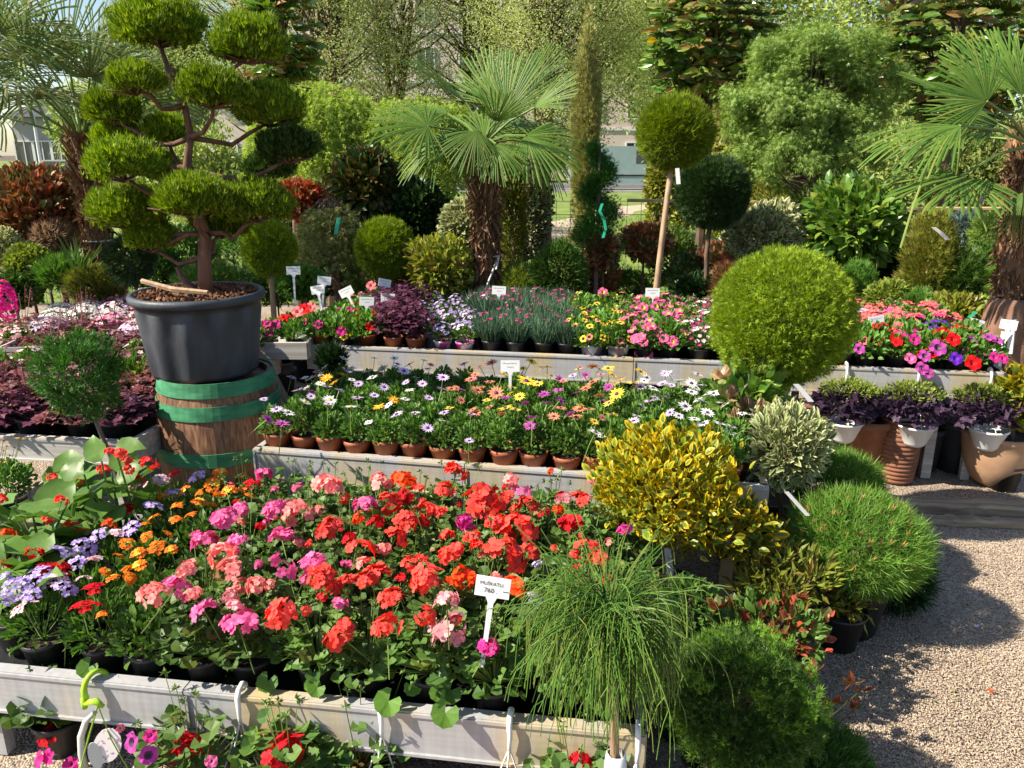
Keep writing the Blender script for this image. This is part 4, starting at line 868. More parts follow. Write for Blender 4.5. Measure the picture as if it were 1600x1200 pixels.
TAGS = [ # px,py of top middle, distance Y, tilt, yaw, label
 (772, 902, 1.72, .12, -.1, 'price tag reading 760 standing among the coral geraniums'),
 (797, 563, 3.45, 0, 0, 'price tag standing among yellow and terracotta daisies'),
 (458, 416, 5.2, .0, .1, 'greyish price tag standing tallest beside the black tub'),
 (507, 432, 5.3, .12, .1, 'price tag half hidden behind another above the coral primroses'),
 (495, 446, 5.1, -.18, -.1, 'front one of two overlapping price tags over the primroses'),
 (538, 450, 5.0, -.45, 0, 'price tag leaning far over towards the red primroses'),
 (573, 464, 4.85, .05, .1, 'cream price tag above the yellow and red blooms'),
 (602, 436, 5.4, .25, .5, 'shaded grey price tag among white blooms behind the heucheras'),
 (606, 459, 5.0, .03, .1, 'price tag standing behind the purple heucheras'),
 (780, 447, 5.1, .05, 0, 'price tag above the dianthus in front of centre palm'),
 (1020, 450, 5.0, .02, 0, 'price tag above the pink petunias beside the slanting stem'),
 (1348, 481, 4.7, .3, 0, 'price tag tilted against the big clipped ball'),
 (1369, 494, 4.35, -.12, .1, 'price tag on a long stake among magenta petunias'),
 (1528, 499, 4.4, .25, 0, 'price tag tilted in front of the brown palm sacking'),
 (1578, 500, 4.5, .1, -.3, 'price tag hanging from white board at bench end'),
 (1372, 574, 4.0, 0, 0, 'small printed white label clipped to the rear rail')]
for k, (x, y, Y, ti, yw, lab) in enumerate(TAGS[:-1]):
    P = AT(x, y, Y); s = 1.0 if k < 2 else 1.05
    t = part('price_tag', TAG, None, P, (-.12, ti, yw), s); t['label'] = lab; t['category'] = 'price tag'; t['group'] = 'white price tags stuck in the plants'
    if k == 0:
        part('lettering', text_mesh('MU\u0160KATLI', .0125), t, (-.004, -.0026, -.021), (math.pi / 2, 0, 0)); part('lettering', text_mesh('760 .', .017), t, (-.004, -.0026, -.040), (math.pi / 2, 0, 0))
        part('slot_mark', MB().box((.034, -.0023, -.033), (.016, .0006, .0014)).mesh('slot_mark', M_INK), t)
    else: part('lettering', scrib(k), t)
# ------------------------------------------------------------------ juniper cloud tree in the tub on the barrel
BX = AT(308, 450, 3.5); bx, by = BX[0], BX[1]; mB = mpp(BX)
def zat(py, Y=3.5): return AT(308, py, Y)[2]
z_rim = 1.13; z_bt = .76
o = thing('wine_barrel', 'old oak wine barrel with green hoops carrying the big black tub', 'barrel', (bx + .045, by, 0))
NS = 26; hb = z_bt
def brad(z): return .245 + .04 * (1 - ((z - hb * .5) / (hb * .5)) ** 2)
zs = np.linspace(.0, hb, 9)
for i in range(NS):
    a0 = (i + .006) * 2 * math.pi / NS; a1 = (i + .994) * 2 * math.pi / NS; V = []; F = []
    for z in zs:
        r = brad(z); 
        for rr, a in ((r, a0), (r + .001, (a0 + a1) / 2), (r, a1), (r - .02, a1), (r - .02, a0)): V.append((rr * math.cos(a), rr * math.sin(a), z))
    for k in range(len(zs) - 1):
        for e in range(5): F.append((k * 5 + e, k * 5 + (e + 1) % 5, (k + 1) * 5 + (e + 1) % 5, (k + 1) * 5 + e))
    mb = MB().add(V, F); mb.add(V[-5:], [[0, 1, 4], [1, 2, 3], [1, 3, 4]]); part('stave', mb.mesh('stave', M_STAVE), o)
part('head', MB().lathe([(brad(hb) - .022, hb - .03), (0, hb - .03)], 26).mesh('head', M_STAVE), o)
for zc, hw in ((.735, .031), (.635, .031), (.425, .031), (.15, .03)):
    part('hoop', MB().lathe([(brad(zc - hw) + .004, zc - hw), (brad(zc - hw) + .0075, zc - hw), (brad(zc + hw) + .0075, zc + hw), (brad(zc + hw) + .003, zc + hw)], 52).mesh('hoop', M_HOOP), o)
TUB_H = z_rim - z_bt; o = thing('black_tub', 'huge weathered black plastic tub standing on the barrel', 'plant tub', (bx, by, z_bt))
mb = MB(); R0 = .228; R1 = .268
prof = [(0, .002), (R0 * .97, .002), (R0, .02), (R0 + (R1 - R0) * .5, TUB_H * .5), (R1 * .985, TUB_H * .8), (R1 * .99, TUB_H * .82), (R1 * 1.0, TUB_H * .9), (R1 * 1.005, TUB_H - .04), (R1 * 1.07, TUB_H - .035), (R1 * 1.09, TUB_H - .015), (R1 * 1.06, TUB_H), (R1 * 1.0, TUB_H), (R1 * .97, TUB_H - .05), (R1 * .96, TUB_H - .07)]
wv = [0, .016, .03, .034, .026, 0, 0, 0, 0, 0, 0, 0, 0, 0]
mb.lathe(prof, 112, wav=wv, wn_=12); part('tub', mb.mesh('tub', M_POT, True), o)
part('soil', MB().lathe([(R1 * .97, TUB_H - .05), (R1 * .5, TUB_H - .025), (0, TUB_H - .02)], 40).mesh('soil', M_SOIL, True), o)
n = 1500; a = rng.uniform(0, 6.28, n); r = np.sqrt(rng.uniform(0, 1, n)) * R1 * .95; mb = MB()
mb.scat(OCT, np.c_[r * np.cos(a), r * np.sin(a), TUB_H - .03 + rng.uniform(0, .03, n)], runit(n) * [1, 1, .3], runit(n) + [0, 0, 1], rng.uniform(.006, .016, n), rng.uniform(.15, .5, n)); part('bark_mulch', mb.mesh('bark_mulch', M_MULCH), o, kind='stuff')
t = thing('wooden_stake', 'pale split stake lying on the soil of the black tub', 'stake', (bx, by, z_rim))
mb = MB(); mb.tube([AT(222, 439, 3.42) - [bx, by, z_rim], AT(270, 452, 3.32) - [bx, by, z_rim], AT(325, 457, 3.27) - [bx, by, z_rim]], [.011, .012, .009], 5); part('wood', mb.mesh('wood', M_CANE), t)
mb = MB()
for i in range(70):
    a = rng.uniform(0, 6.28); r = rng.uniform(.05, .25); 
    mb.tube([(r * math.cos(a), r * math.sin(a), -.02), (r * math.cos(a) + rng.normal() * .05, r * math.sin(a) + rng.normal() * .05, .0 + rng.uniform(-.005, .015))], [.005, .002], 4)
t = thing('juniper_cloud_tree', 'cloud pruned juniper with many flat green pads in the black tub', 'tree', (bx, by, z_rim - .03)); TB = np.array(t.location)
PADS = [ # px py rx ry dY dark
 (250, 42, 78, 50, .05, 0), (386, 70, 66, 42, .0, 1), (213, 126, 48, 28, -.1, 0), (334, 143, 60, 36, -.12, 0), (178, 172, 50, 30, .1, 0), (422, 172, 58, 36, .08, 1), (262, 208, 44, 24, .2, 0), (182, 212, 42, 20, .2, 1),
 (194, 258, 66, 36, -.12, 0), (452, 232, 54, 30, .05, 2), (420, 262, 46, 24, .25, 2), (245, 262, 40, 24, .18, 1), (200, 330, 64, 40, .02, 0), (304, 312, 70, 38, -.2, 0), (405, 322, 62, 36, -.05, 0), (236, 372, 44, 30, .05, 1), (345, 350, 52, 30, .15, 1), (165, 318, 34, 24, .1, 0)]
TR = [(318, 437, 0), (318, 400, 0), (321, 366, 0), (303, 310, .03), (292, 262, .02), (298, 215, 0), (287, 165, 0), (270, 115, .02), (256, 70, .04)]
trp = np.array([AT(x, y, 3.5 + d) for x, y, d in TR]) - TB; trp[0, 2] = 0
mb = MB(); mb.tube(trp + rng.normal(size=trp.shape) * [.006, .006, 0], [.034, .028, .025, .02, .018, .015, .013, .011, .009], 9)
mb.tube([trp[0] + [.01, 0, -.01], trp[0] + [.07, -.05, .012], trp[0] + [.16, -.07, -.015]], [.03, .014, .004], 6); mb.tube([trp[0], trp[0] + [-.09, -.06, .02], trp[0] + [-.19, -.1, .01]], [.03, .016, .006], 6); mb.tube([trp[0], trp[0] + [-.1, .03, .07], trp[0] + [-.13, .04, .13]], [.025, .016, .008], 6)
for (x, y, rx, ry, dY, dk) in PADS:
    P = AT(x, y + ry * .5, 3.5 + dY) - TB; c = [q for q in trp[1:] if q[2] < P[2] - .02] or [trp[1]]; q = min(c, key=lambda v: np.linalg.norm(v - P) + .35 * abs(v[2] - P[2]))
    m_ = (q + P) / 2 + [0, 0, -.03 - .1 * abs(P[0] - q[0])]; q1 = q * .75 + m_ * .25 ; mb.tube([q, (q + m_) / 2 + rng.normal(size=3) * .008, m_, (m_ + P) / 2 + rng.normal(size=3) * .01, P], [.013, .011, .010, .009, .006], 6)
    for k in range(12):
        b = P + np.array([rng.uniform(-.7, .7) * rx * mB, rng.uniform(-.7, .7) * rx * mB, rng.uniform(-.01, .04)]); mb.tube([P - [0, 0, .02], b], [.006, .003], 4)
part('trunk', mb.mesh('trunk', M_BARKR, True), t)
for (x, y, rx, ry, dY, dk) in PADS:
    P = AT(x, y, 3.5 + dY); R = np.array([rx * .80, rx * .76, ry * .9]) * mpp(P); mb = MB(); area = rx * rx / 4200
    crown(mb, int(3800 * area), R, .027, T_tuft(4, .11, .5), inner=.55, out=.55, up=1.0, rnd=.3, amp=.1, fr=2.6, zmin=-.6, zflat=.85, clusters=int(110 * area), sig=.13)
    crown(mb, int(2600 * area), R * .98, .025, T_tuft(4, .11, .5), inner=.75, out=.7, up=.9, rnd=.3, amp=.1, fr=2.6, zmin=-.7, zflat=.75)
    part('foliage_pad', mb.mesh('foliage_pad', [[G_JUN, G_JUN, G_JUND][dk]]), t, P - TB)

G_LIME2 = leafmat('cypress_tip', [(.14, .3, .03), (.24, .42, .05), (.18, .34, .04)], .35, .5)  # fresh tips, colour raised further to stand in for sunlight on them
G_DARKM = leafmat('cypress_inner', [(.025, .075, .012), (.05, .12, .02), (.035, .1, .015)], .2, .5)
# ------------------------------------------------------------------ potted shrubs, clipped balls and standards
NPOT = potmesh('nursery_pot', .15, .24, M_BLACK, rim=.015, n=28)
def shrub(name, label, cat, px, py, Y, rx, ry, L, n, mats, T=LEAF, stem=None, smat=None, bend=(0, 0), pot=True, group=None, crown_name='crown', tagged=False, zc=None, stemw=.012, base=None, **kw):
    P = AT(px, py, Y); k = mpp(P); R = (rx * k, rx * k * .95, ry * k)
    gx, gy = (base if base is not None else (P[0] + bend[0], P[1] + bend[1]))
    t = thing(name, label, cat, (gx, gy, 0), group)
    loc = P - np.array([gx, gy, 0])
    if pot:
        ps = min(1.0, max(.6, rx * k / .22)); part('pot', NPOT, t, sc=ps)
    mb = MB(); zt = max(.05, loc[2] - R[2] * .2); z0 = .1
    pts = [np.array([0, 0, z0]), np.array([loc[0] * .35 + rng.normal() * .008, loc[1] * .35, z0 + (zt - z0) * .35]), np.array([loc[0] * .7 + rng.normal() * .008, loc[1] * .7, z0 + (zt - z0) * .7]), np.array([loc[0], loc[1], zt])]
    mb.tube(pts, [stemw * 1.3, stemw, stemw * .9, stemw * .8], 7)
    for i in range(7):
        u = runit(1)[0]; u[2] = abs(u[2]); mb.tube([pts[3] * .9 + pts[2] * .1, loc + u * np.array(R) * .6], [stemw * .5, stemw * .2], 4)
    part('trunk', mb.mesh('trunk', smat or M_BARK, True), t)
    mb = MB(); crown(mb, n, R, L, T, **kw)
    if kw.get('inner', 0) >= .8: R_ = np.array(R); crown(mb, int(n * .7), R_ * .93, L * 1.35, T, inner=.8, out=.5, up=.2, rnd=.9); crown(mb, int(n * .05), R_ * 1.03, L * 1.3, T, inner=.96, out=1, up=.5, rnd=.4, amp=.04, fr=4)
    part(crown_name, mb.mesh(crown_name, mats), t, loc); return t
TOP = dict(inner=.86, out=.9, up=.25, rnd=.55, amp=.032, fr=4)
SPR = T_spray(4, .16)
shrub('clipped_thuja_ball', 'big yellow green clipped thuja ball in front of the rear bench', 'shrub', 1222, 497, 3.3, 102, 101, .024, 24000, [G_THUJA], T=SPR, inner=.88, out=.9, up=.35, rnd=.4, amp=.02, fr=5, clusters=900, sig=.05)
shrub('thuja_standard', 'yellow green clipped ball on a tall slanting stem', 'standard tree', 1055, 207, 5.3, 56, 53, .04, 11000, [G_THUJA], T=SPR, smat=M_CANE, base=tuple(AT(1010, 470, 5.1)[:2]), stemw=.022, **TOP)
shrub('box_ball_standard', 'very dark clipped ball in shade behind the slanting stem', 'standard tree', 1114, 302, 5.9, 55, 54, .035, 12000, [G_THUJA2], T=SPR, stemw=.02, **TOP)  # the shadow over this ball is put into its dark leaf colour
shrub('clipped_box_ball', 'round bright clipped ball behind the price tags', 'shrub', 602, 388, 6.1, 44, 45, .033, 9500, [G_THUJA], T=SPR, **TOP)
shrub('clipped_box_ball', 'ragged clipped ball right beside the juniper tub', 'shrub', 420, 388, 5.6, 40, 40, .036, 7000, [G_THUJA], T=SPR, stemw=.022, smat=M_CANE, inner=.8, out=.9, up=.3, rnd=.7, amp=.06, fr=5)
shrub('round_hebe', 'round blue green leafy shrub between palm trunk and spiral thuja', 'shrub', 874, 428, 5.9, 42, 46, .05, 4200, [G_MID], T=LEAFN, inner=.7, amp=.09, fr=5)
shrub('holly_standard', 'low red tinged ball on short stem by the slanting stem', 'standard tree', 1008, 378, 6.6, 40, 28, .05, 1500, [G_REDBR], T=OVAL, inner=.4, amp=.1)
shrub('variegated_bush', 'cream variegated bush left of the palm trunk', 'shrub', 722, 358, 6.6, 30, 44, .06, 1500, [G_VAR_G, G_VAR_W], T=VARI, inner=.4, amp=.12)
shrub('variegated_bush', 'cream variegated bush to the right of the dark clipped ball', 'shrub', 1190, 368, 6.2, 56, 48, .06, 2600, [G_VAR_G, G_VAR_W], T=VARI, inner=.4, amp=.1)
shrub('variegated_holly', 'narrow grey variegated holly right behind the palm trunk', 'shrub', 832, 330, 6.8, 26, 76, .06, 1800, [G_DARK, G_VAR_W], T=VARI, inner=.3, amp=.12)
shrub('golden_yew', 'narrow golden green column beside the palm trunk', 'shrub', 802, 355, 6.3, 20, 98, .05, 2600, [G_CHOI], T=LEAFN, inner=.4, amp=.12, up=.9)
shrub('red_barberry', 'small dark red shrub below the green spiral', 'shrub', 944, 392, 6.3, 22, 26, .05, 700, [G_REDBR], T=OVAL, inner=.3, amp=.15)
shrub('bronze_shrub', 'bronze leaved shrub in the shade right of slanting stem', 'shrub', 1130, 420, 6.3, 54, 34, .06, 1300, [G_REDBR], T=OVAL, inner=.3, amp=.15)
shrub('photinia_bush', 'large red tipped photinia bush beyond the left flower beds', 'shrub', 58, 330, 6.4, 84, 62, .075, 3600, [G_REDBR, G_RED], T=OVAL, inner=.3, amp=.1, up=.6)
shrub('euphorbia_mound', 'yellow green mound beside the white flowers', 'shrub', 48, 416, 5.8, 36, 34, .04, 1800, [G_LIME], T=OVAL, inner=.6, amp=.08)
shrub('silvery_shrub', 'pale silvery shrub half out of frame beneath the photinia', 'shrub', 8, 390, 5.9, 24, 30, .045, 900, [G_VAR_G, G_VAR_W], T=VARI, inner=.4)
shrub('feathery_shrub', 'soft brownish feathery shrub under the red photinia', 'shrub', 85, 372, 6.1, 30, 26, .06, 1500, [leafmat('brown_feather', [(.3, .2, .12), (.4, .28, .18)], .3, .8)], T=TUFT, inner=.4)
shrub('leafy_mound', 'fresh green grassy mound left of the palm foot', 'shrub', 98, 425, 5.7, 36, 24, .06, 1500, [G_BRIGHT], T=TUFT, inner=.4, up=1.)
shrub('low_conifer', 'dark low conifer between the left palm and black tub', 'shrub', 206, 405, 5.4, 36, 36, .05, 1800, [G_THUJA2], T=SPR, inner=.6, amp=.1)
shrub('laurel_standard', 'glossy laurel tree with dark lower leaves behind petunias', 'tree', 1335, 350, 6.1, 72, 66, .10, 1700, [G_MAG], T=OVAL, inner=.2, amp=.14, stemw=.025, smat=M_BARKG)
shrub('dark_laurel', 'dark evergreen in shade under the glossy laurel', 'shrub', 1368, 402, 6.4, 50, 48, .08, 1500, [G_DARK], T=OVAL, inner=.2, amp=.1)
shrub('young_thuja', 'young green thuja beneath the laurel leaves', 'shrub', 1338, 452, 5.7, 28, 46, .05, 1500, [G_BRIGHT], T=SPR, inner=.4, amp=.12, up=.8)
shrub('golden_shrub', 'low golden leaved shrub directly behind the coral petunias', 'shrub', 1390, 468, 5.4, 38, 26, .04, 2000, [G_LIME], T=OVAL, inner=.5, amp=.1)
shrub('gold_conifer', 'upright golden green conifer with white ribbon', 'shrub', 1450, 425, 5.6, 42, 92, .055, 4200, [G_CHOI], T=SPR, inner=.3, amp=.15, up=.7)
shrub('green_conifer', 'mid green conifer beside the sacking wrapped palm foot', 'shrub', 1500, 445, 5.5, 40, 56, .055, 2400, [G_MID], T=SPR, inner=.3, amp=.15, up=.4)
shrub('blue_spruce', 'small blue grey spruce ball near the right palm', 'shrub', 1508, 358, 6.2, 30, 24, .05, 1500, [G_BLUE], T=TUFT, inner=.4, amp=.1)
shrub('dwarf_cypress', 'light green dwarf cypress next to the blue spruce', 'shrub', 1550, 362, 6.0, 30, 34, .05, 1600, [G_FEATHER], T=SPR, inner=.4, amp=.1)
shrub('orange_photinia', 'orange tipped shrub peeping behind the juniper', 'shrub', 470, 312, 7.4, 34, 26, .07, 900, [G_RED, G_REDBR], T=OVAL, inner=.3, amp=.12)
shrub('dark_magnolia_bush', 'dark brown leaved young magnolia beneath the cedar', 'shrub', 570, 290, 7.0, 46, 52, .10, 1100, [leafmat('brown_green', [(.03, .07, .015), (.06, .11, .02), (.16, .09, .03), (.04, .08, .02)], .15, .35)], T=OVAL, inner=.15, amp=.14)
shrub('dark_bay_bush', 'dark leafy bush left of the variegated bush', 'shrub', 655, 335, 7.0, 42, 50, .07, 1800, [G_DARK], T=OVAL, inner=.3, amp=.1)
shrub('pieris_bush', 'bronze green bush behind the dark heucheras', 'shrub', 690, 420, 6.0, 50, 40, .06, 1800, [G_CHOI], T=OVAL, inner=.3, amp=.15)
shrub('leafy_shrub', 'small leaved green shrub at the foot of the box ball', 'shrub', 470, 440, 6.0, 38, 22, .05, 1300, [G_BRIGHT], T=OVAL, inner=.3, amp=.15)
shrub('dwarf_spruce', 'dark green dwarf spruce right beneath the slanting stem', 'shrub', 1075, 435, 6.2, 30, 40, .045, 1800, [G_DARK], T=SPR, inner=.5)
shrub('camellia_bush', 'large leaved camellia beside the right palm foot', 'shrub', 1592, 445, 5.3, 34, 60, .10, 600, [G_MAG], T=OVAL, inner=.2, amp=.12)
shrub('yellow_croton', 'yellow flecked leafy plant at the right end of the bench', 'shrub', 1592, 620, 3.9, 26, 40, .07, 420, [G_EUO_G, G_EUO_Y], T=VARI, inner=.2, amp=.12)
shrub('dark_ivy_bush', 'dark ivy like bush low behind the dianthus', 'shrub', 760, 440, 6.9, 44, 26, .05, 1200, [G_MID], T=OVAL, inner=.3)
shrub('dark_yew', 'dark yew filling the gap behind the green spiral', 'shrub', 900, 405, 7.2, 26, 44, .05, 1800, [G_CYP], T=SPR, inner=.3)
shrub('light_shrub', 'pale green loose shrub behind the thuja standard', 'shrub', 1034, 288, 8.0, 24, 42, .05, 1500, [G_CHOI], T=OVAL, inner=.2, amp=.2)
FILL = [(20, 455, 5.6, 34, 22, 'M', 'low green plant at the left edge beneath the yellow mound'), (150, 445, 5.6, 40, 24, 'C', 'yellowish low bush hiding the foot of the left palm'), (240, 425, 6.2, 36, 30, 'B', 'bright green low bush just left of the tub rim'), (285, 395, 7.2, 46, 36, 'M', 'green shrub seen through the lower juniper branches'),
 (365, 400, 7.4, 44, 38, 'B', 'bright green shrub seen right of the juniper trunk'), (430, 440, 6.6, 40, 26, 'M', 'low green shrub around the ragged ball stem'), (525, 425, 7.0, 44, 30, 'D', 'dark low shrub under the small weeping tree'), (585, 440, 6.6, 46, 24, 'B', 'leafy bush hiding the stem of the bright clipped ball'), (640, 440, 6.4, 36, 28, 'C', 'olive low bush right of the bright clipped ball'),
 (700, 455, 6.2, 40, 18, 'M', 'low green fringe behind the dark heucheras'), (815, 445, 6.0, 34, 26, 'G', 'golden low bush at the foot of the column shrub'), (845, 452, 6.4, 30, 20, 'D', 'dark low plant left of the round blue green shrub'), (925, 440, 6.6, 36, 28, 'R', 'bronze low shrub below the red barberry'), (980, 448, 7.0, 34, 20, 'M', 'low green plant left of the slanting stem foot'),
 (1050, 405, 6.9, 34, 34, 'V', 'speckled green shrub between the two clipped standards'), (1105, 452, 6.0, 44, 20, 'D', 'dark low shrub under the dark clipped ball'), (1160, 440, 5.8, 46, 26, 'R', 'reddish low shrub left of the large thuja ball'), (1275, 350, 7.4, 44, 42, 'V', 'pale green shrub behind the trellis canes'), (1290, 420, 6.2, 42, 34, 'B', 'bright leafy bush over the top of the big thuja ball'),
 (1420, 480, 5.3, 34, 22, 'B', 'bright low bush below the gold conifer'), (1540, 430, 5.8, 36, 36, 'M', 'green bush left of the right palm trunk'), (1490, 490, 5.2, 40, 22, 'C', 'yellow green low bush behind the red petunias'), (330, 440, 6.0, 50, 20, 'M', 'low green fringe behind the tub rim'), (1230, 330, 8.4, 60, 44, 'C', 'golden leaved shrub along the fence behind the cream bush')]
FM = {'M': [G_MID], 'B': [G_BRIGHT], 'C': [G_CHOI], 'D': [G_DARK], 'G': [G_LIME], 'R': [G_REDBR], 'V': [G_FEATHER]}
for k, (x, y, Y, rx, ry, m, lab) in enumerate(FILL):
    shrub('low_shrub', lab, 'shrub', x, y, Y, rx * 1.15, ry * 1.2, .045 + .01 * (k % 3), 2000, FM[m], T=[OVAL, SPR, LEAFN][k % 3], inner=.35, amp=.16, fr=5, up=.6, stemw=.008)
# small tree and left heucheras
shrub('dwarf_pine_standard', 'small deep green tufted standard on thin grey stem', 'standard tree', 122, 585, 2.75, 66, 64, .028, 3600, [leafmat('tufted_leaf', [(.04, .13, .02), (.09, .24, .035), (.06, .17, .025)], .25, .5)], T=TUFT, smat=M_BARKG, stemw=.009, base=tuple(GZ(172, 900, .3)[:2] + [0, .3]), clusters=150, sig=.085, inner=.5, amp=.16, fr=4, out=.8, pot=False)
# ------------------------------------------------------------------ front right group
def flower_none(): pass
shrub('euonymus_standard', 'golden variegated euonymus ball on a tan stem', 'standard tree', 1046, 764, 2.55, 116, 90, .036, 4000, [G_EUO_G, G_EUO_Y], T=VARI, smat=M_CANE, stemw=.014, base=tuple(AT(1030, 880, 2.5)[:2]), inner=.4, amp=.17, fr=3.2, zflat=.8, clusters=240, sig=.12, out=.8, up=.5, rnd=.6)
t = bpy.data.objects['euonymus_standard']; P = AT(1150, 820, 2.45); mb = MB(); crown(mb, 420, np.array([62, 55, 44]) * mpp(P), .038, VARI, inner=.2, amp=.15, up=.6); part('crown', mb.mesh('crown', [G_EUO_G, G_EUO_Y]), t, P - np.array(t.location))
shrub('mugo_pine', 'round bright mugo pine with brown buds on the gravel', 'pine', 1338, 845, 2.62, 102, 76, .048, 3600, [G_PINE], T=T_tuft(6, .035, .55), inner=.72, out=.8, up=.5, rnd=.25, amp=.04, fr=3)
t = bpy.data.objects['mugo_pine']; P = AT(1338, 845, 2.62); mb = MB(); u = runit(420); u = u[u[:, 2] > -.1][:130]; R = np.array([102, 97, 76]) * mpp(P)
mb.scat(TUFT, u * R * .97, u * .4 + [0, 0, 1], runit(len(u)), .028, np.full(len(u), 1.5)); part('buds', mb.mesh('buds', G_BUD), t, P - np.array(t.location), kind='stuff')
shrub('mugo_pine', 'second mugo pine half shaded behind the brown budded pine', 'pine', 1304, 752, 3.05, 70, 44, .05, 2200, [G_PINE], T=T_tuft(6, .035, .55), inner=.7, out=.8, up=.5, rnd=.25, amp=.04, fr=3)
shrub('pittosporum', 'cream edged narrow leaved shrub beside the golden euonymus', 'shrub', 1228, 702, 2.85, 64, 62, .045, 1700, [G_VAR_G, G_VAR_W], T=T_var(.2), inner=.4, amp=.14, up=.5)
shrub('aucuba', 'broad leaved shrub with pinkish brown new leaves behind euonymus', 'shrub', 1165, 628, 3.15, 52, 56, .075, 300, [G_MAG], T=OVAL, inner=.2, amp=.14, up=.4)
t = bpy.data.objects['aucuba']
for x, y in [(1180, 675), (1130, 590), (1165, 640), (1150, 655), (1190, 640), (1140, 620)]:
    P = AT(x, y, 2.95); mb = MB(); u = runit(9); mb.scat(OVAL, np.zeros((9, 3)), u + [0, 0, .6], u + [0, 0, .3], .055, np.full(9, 1.1)); part('leaf_rosette', mb.mesh('leaf_rosette', leafmat('pinkish_new_leaf', [(.45, .26, .16), (.35, .2, .12), (.2, .25, .08)], .25, .4)), t, P - np.array(t.location))
shrub('choisya', 'yellow green leafy shrub in black pot before the mugo pine', 'shrub', 1228, 905, 2.35, 72, 48, .048, 760, [G_CHOI], T=LEAFN, inner=.3, amp=.14, up=.6, clusters=60, sig=.16)
shrub('pieris', 'olive rosette leaved shrub in the pot beside the brown budded pine', 'shrub', 1318, 925, 2.5, 48, 36, .05, 380, [G_CHOI], T=LEAFN, clusters=26, sig=.14, inner=.3, up=.7)
shrub('dark_fern_conifer', 'dark feathery conifer under the right side of the pine', 'shrub', 1395, 895, 2.75, 52, 52, .07, 900, [G_DARK, G_MID], T=SPR, inner=.3, amp=.1)
shrub('photinia', 'young photinia with glossy red new leaves over the gravel', 'shrub', 1205, 985, 2.15, 88, 50, .034, 300, [G_RED], T=OVAL, inner=.3, amp=.15, up=.7, clusters=40, sig=.12)
t = bpy.data.objects['photinia']; P = AT(1205, 990, 2.15); mb = MB(); crown(mb, 420, np.array([84, 80, 55]) * mpp(P), .036, OVAL, inner=.1, up=.4); part('crown', mb.mesh('crown', [G_MID]), t, P - np.array(t.location), label='older green leaves')
for x, y, k in [(1330, 1068, 5), (1270, 1050, 5), (1345, 1078, 3), (1335, 1108, 4), (1120, 950, 5), (1300, 1100, 3)]:
    P = AT(x, y, 1.95); mb = MB(); u = runit(k); mb.scat(OVAL, np.zeros((k, 3)), u * [1, .6, .6] + [0, 0, .7], u + [0, -.6, .3], .042, np.ones(k)); mb.tube([(0, 0, 0), (-.03, .06, -.12), (-.09, .15, -.3)], [.0015, .002, .003], 4, cap=False); part('leaf_spray', mb.mesh('leaf_spray', [G_RED]), t, P - np.array(t.location))
shrub('dwarf_cypress', 'dense bright tipped dwarf cypress at the bottom of the picture', 'conifer', 1150, 1095, 1.72, 114, 104, .022, 15000, [G_MID], T=SPR, inner=.6, amp=.14, fr=4, clusters=260, sig=.07, out=.9, up=.6)
t = [o for o in bpy.data.objects if o.name.startswith('dwarf_cypress')][-1]; P = AT(1150, 1095, 1.72); mb = MB(); crown(mb, 3200, np.array([118, 112, 109]) * mpp(P), .020, SPR, inner=.93, amp=.14, fr=4, clusters=120, sig=.05, out=.9, up=.8); part('new_growth', mb.mesh('new_growth', [G_LIME2]), t, P - np.array(t.location))
shrub('creeping_juniper', 'flat soft green plant spreading over gravel at the bottom edge', 'ground cover', 1270, 1180, 1.75, 90, 22, .03, 2600, [G_MID], T=TUFT, pot=False, inner=.3, up=.8, stemw=.005)
shrub('box_bush', 'green box bush between weeping plant and red photinia', 'shrub', 1075, 950, 2.05, 46, 50, .03, 1100, [G_MID], T=LEAF, inner=.4, amp=.12)

# weeping thread leaved standard in front of the bench
P0 = AT(955, 905, 1.5); base = AT(968, 1060, 1.46)[:2]; t = thing('weeping_standard', 'weeping thread leaved standard in front of the aluminium rail', 'standard tree', (base[0], base[1], 0)); TL = np.array(t.location)
mb = MB(); c0 = P0 - TL; kn = np.array([-.028, .01, c0[2] - .10])
mb.tube([(0, 0, .1), (.0, 0, .35), (-.008, .0, .55), kn, kn + [-.01, 0, .05]], [.012, .0105, .010, .011, .008], 8); part('trunk', mb.mesh('trunk', M_CANE, True), t)
mb = MB()
for i in range(520):
    a = rng.uniform(0, 6.28); el = rng.uniform(-.2, 1.3); L = rng.uniform(.09, .225); g = rng.uniform(.3, 2.0); p = kn + np.array([math.cos(a), math.sin(a), 0]) * rng.uniform(0, .07) + np.array([0, 0, .03 + rng.uniform(-.01, .03)])
    d = np.array([math.cos(a) * math.cos(el), math.sin(a) * math.cos(el), math.sin(el)]); pts = [p]; ns = 9
    for s in range(ns):
        d = nrm(d + np.array([0, 0, -g * .20]) + rng.normal(size=3) * .05); p = p + d * L / ns; pts.append(p)
    mb.tube(pts, np.linspace(.0016, .0010, ns + 1), 3, cap=False)
    for q in range(3):
        s = rng.integers(2, ns); e = pts[s]; dd = nrm(d * .5 + runit(1)[0] * .6 + [0, 0, -.4]); mb.tube([e, e + dd * .03, e + dd * .05 + [0, 0, -.02], e + dd * .06 + [0, 0, -.05]], .0009, 3, cap=False)
part('threads', mb.mesh('threads', leafmat('thread_leaf', [(.035, .10, .012), (.10, .20, .025), (.06, .14, .018), (.16, .2, .04)], .1, .5)), t)
part('paper_collar', MB().lathe([(.02, 0), (.026, .03), (.022, .07), (.019, .072)], 14, wav=.06, wn_=5).mesh('paper_collar', M_WHITE, True), t, (0, 0, AT(968, 1195, 1.46)[2] - .04))
part('pot', NPOT, t, sc=.8)
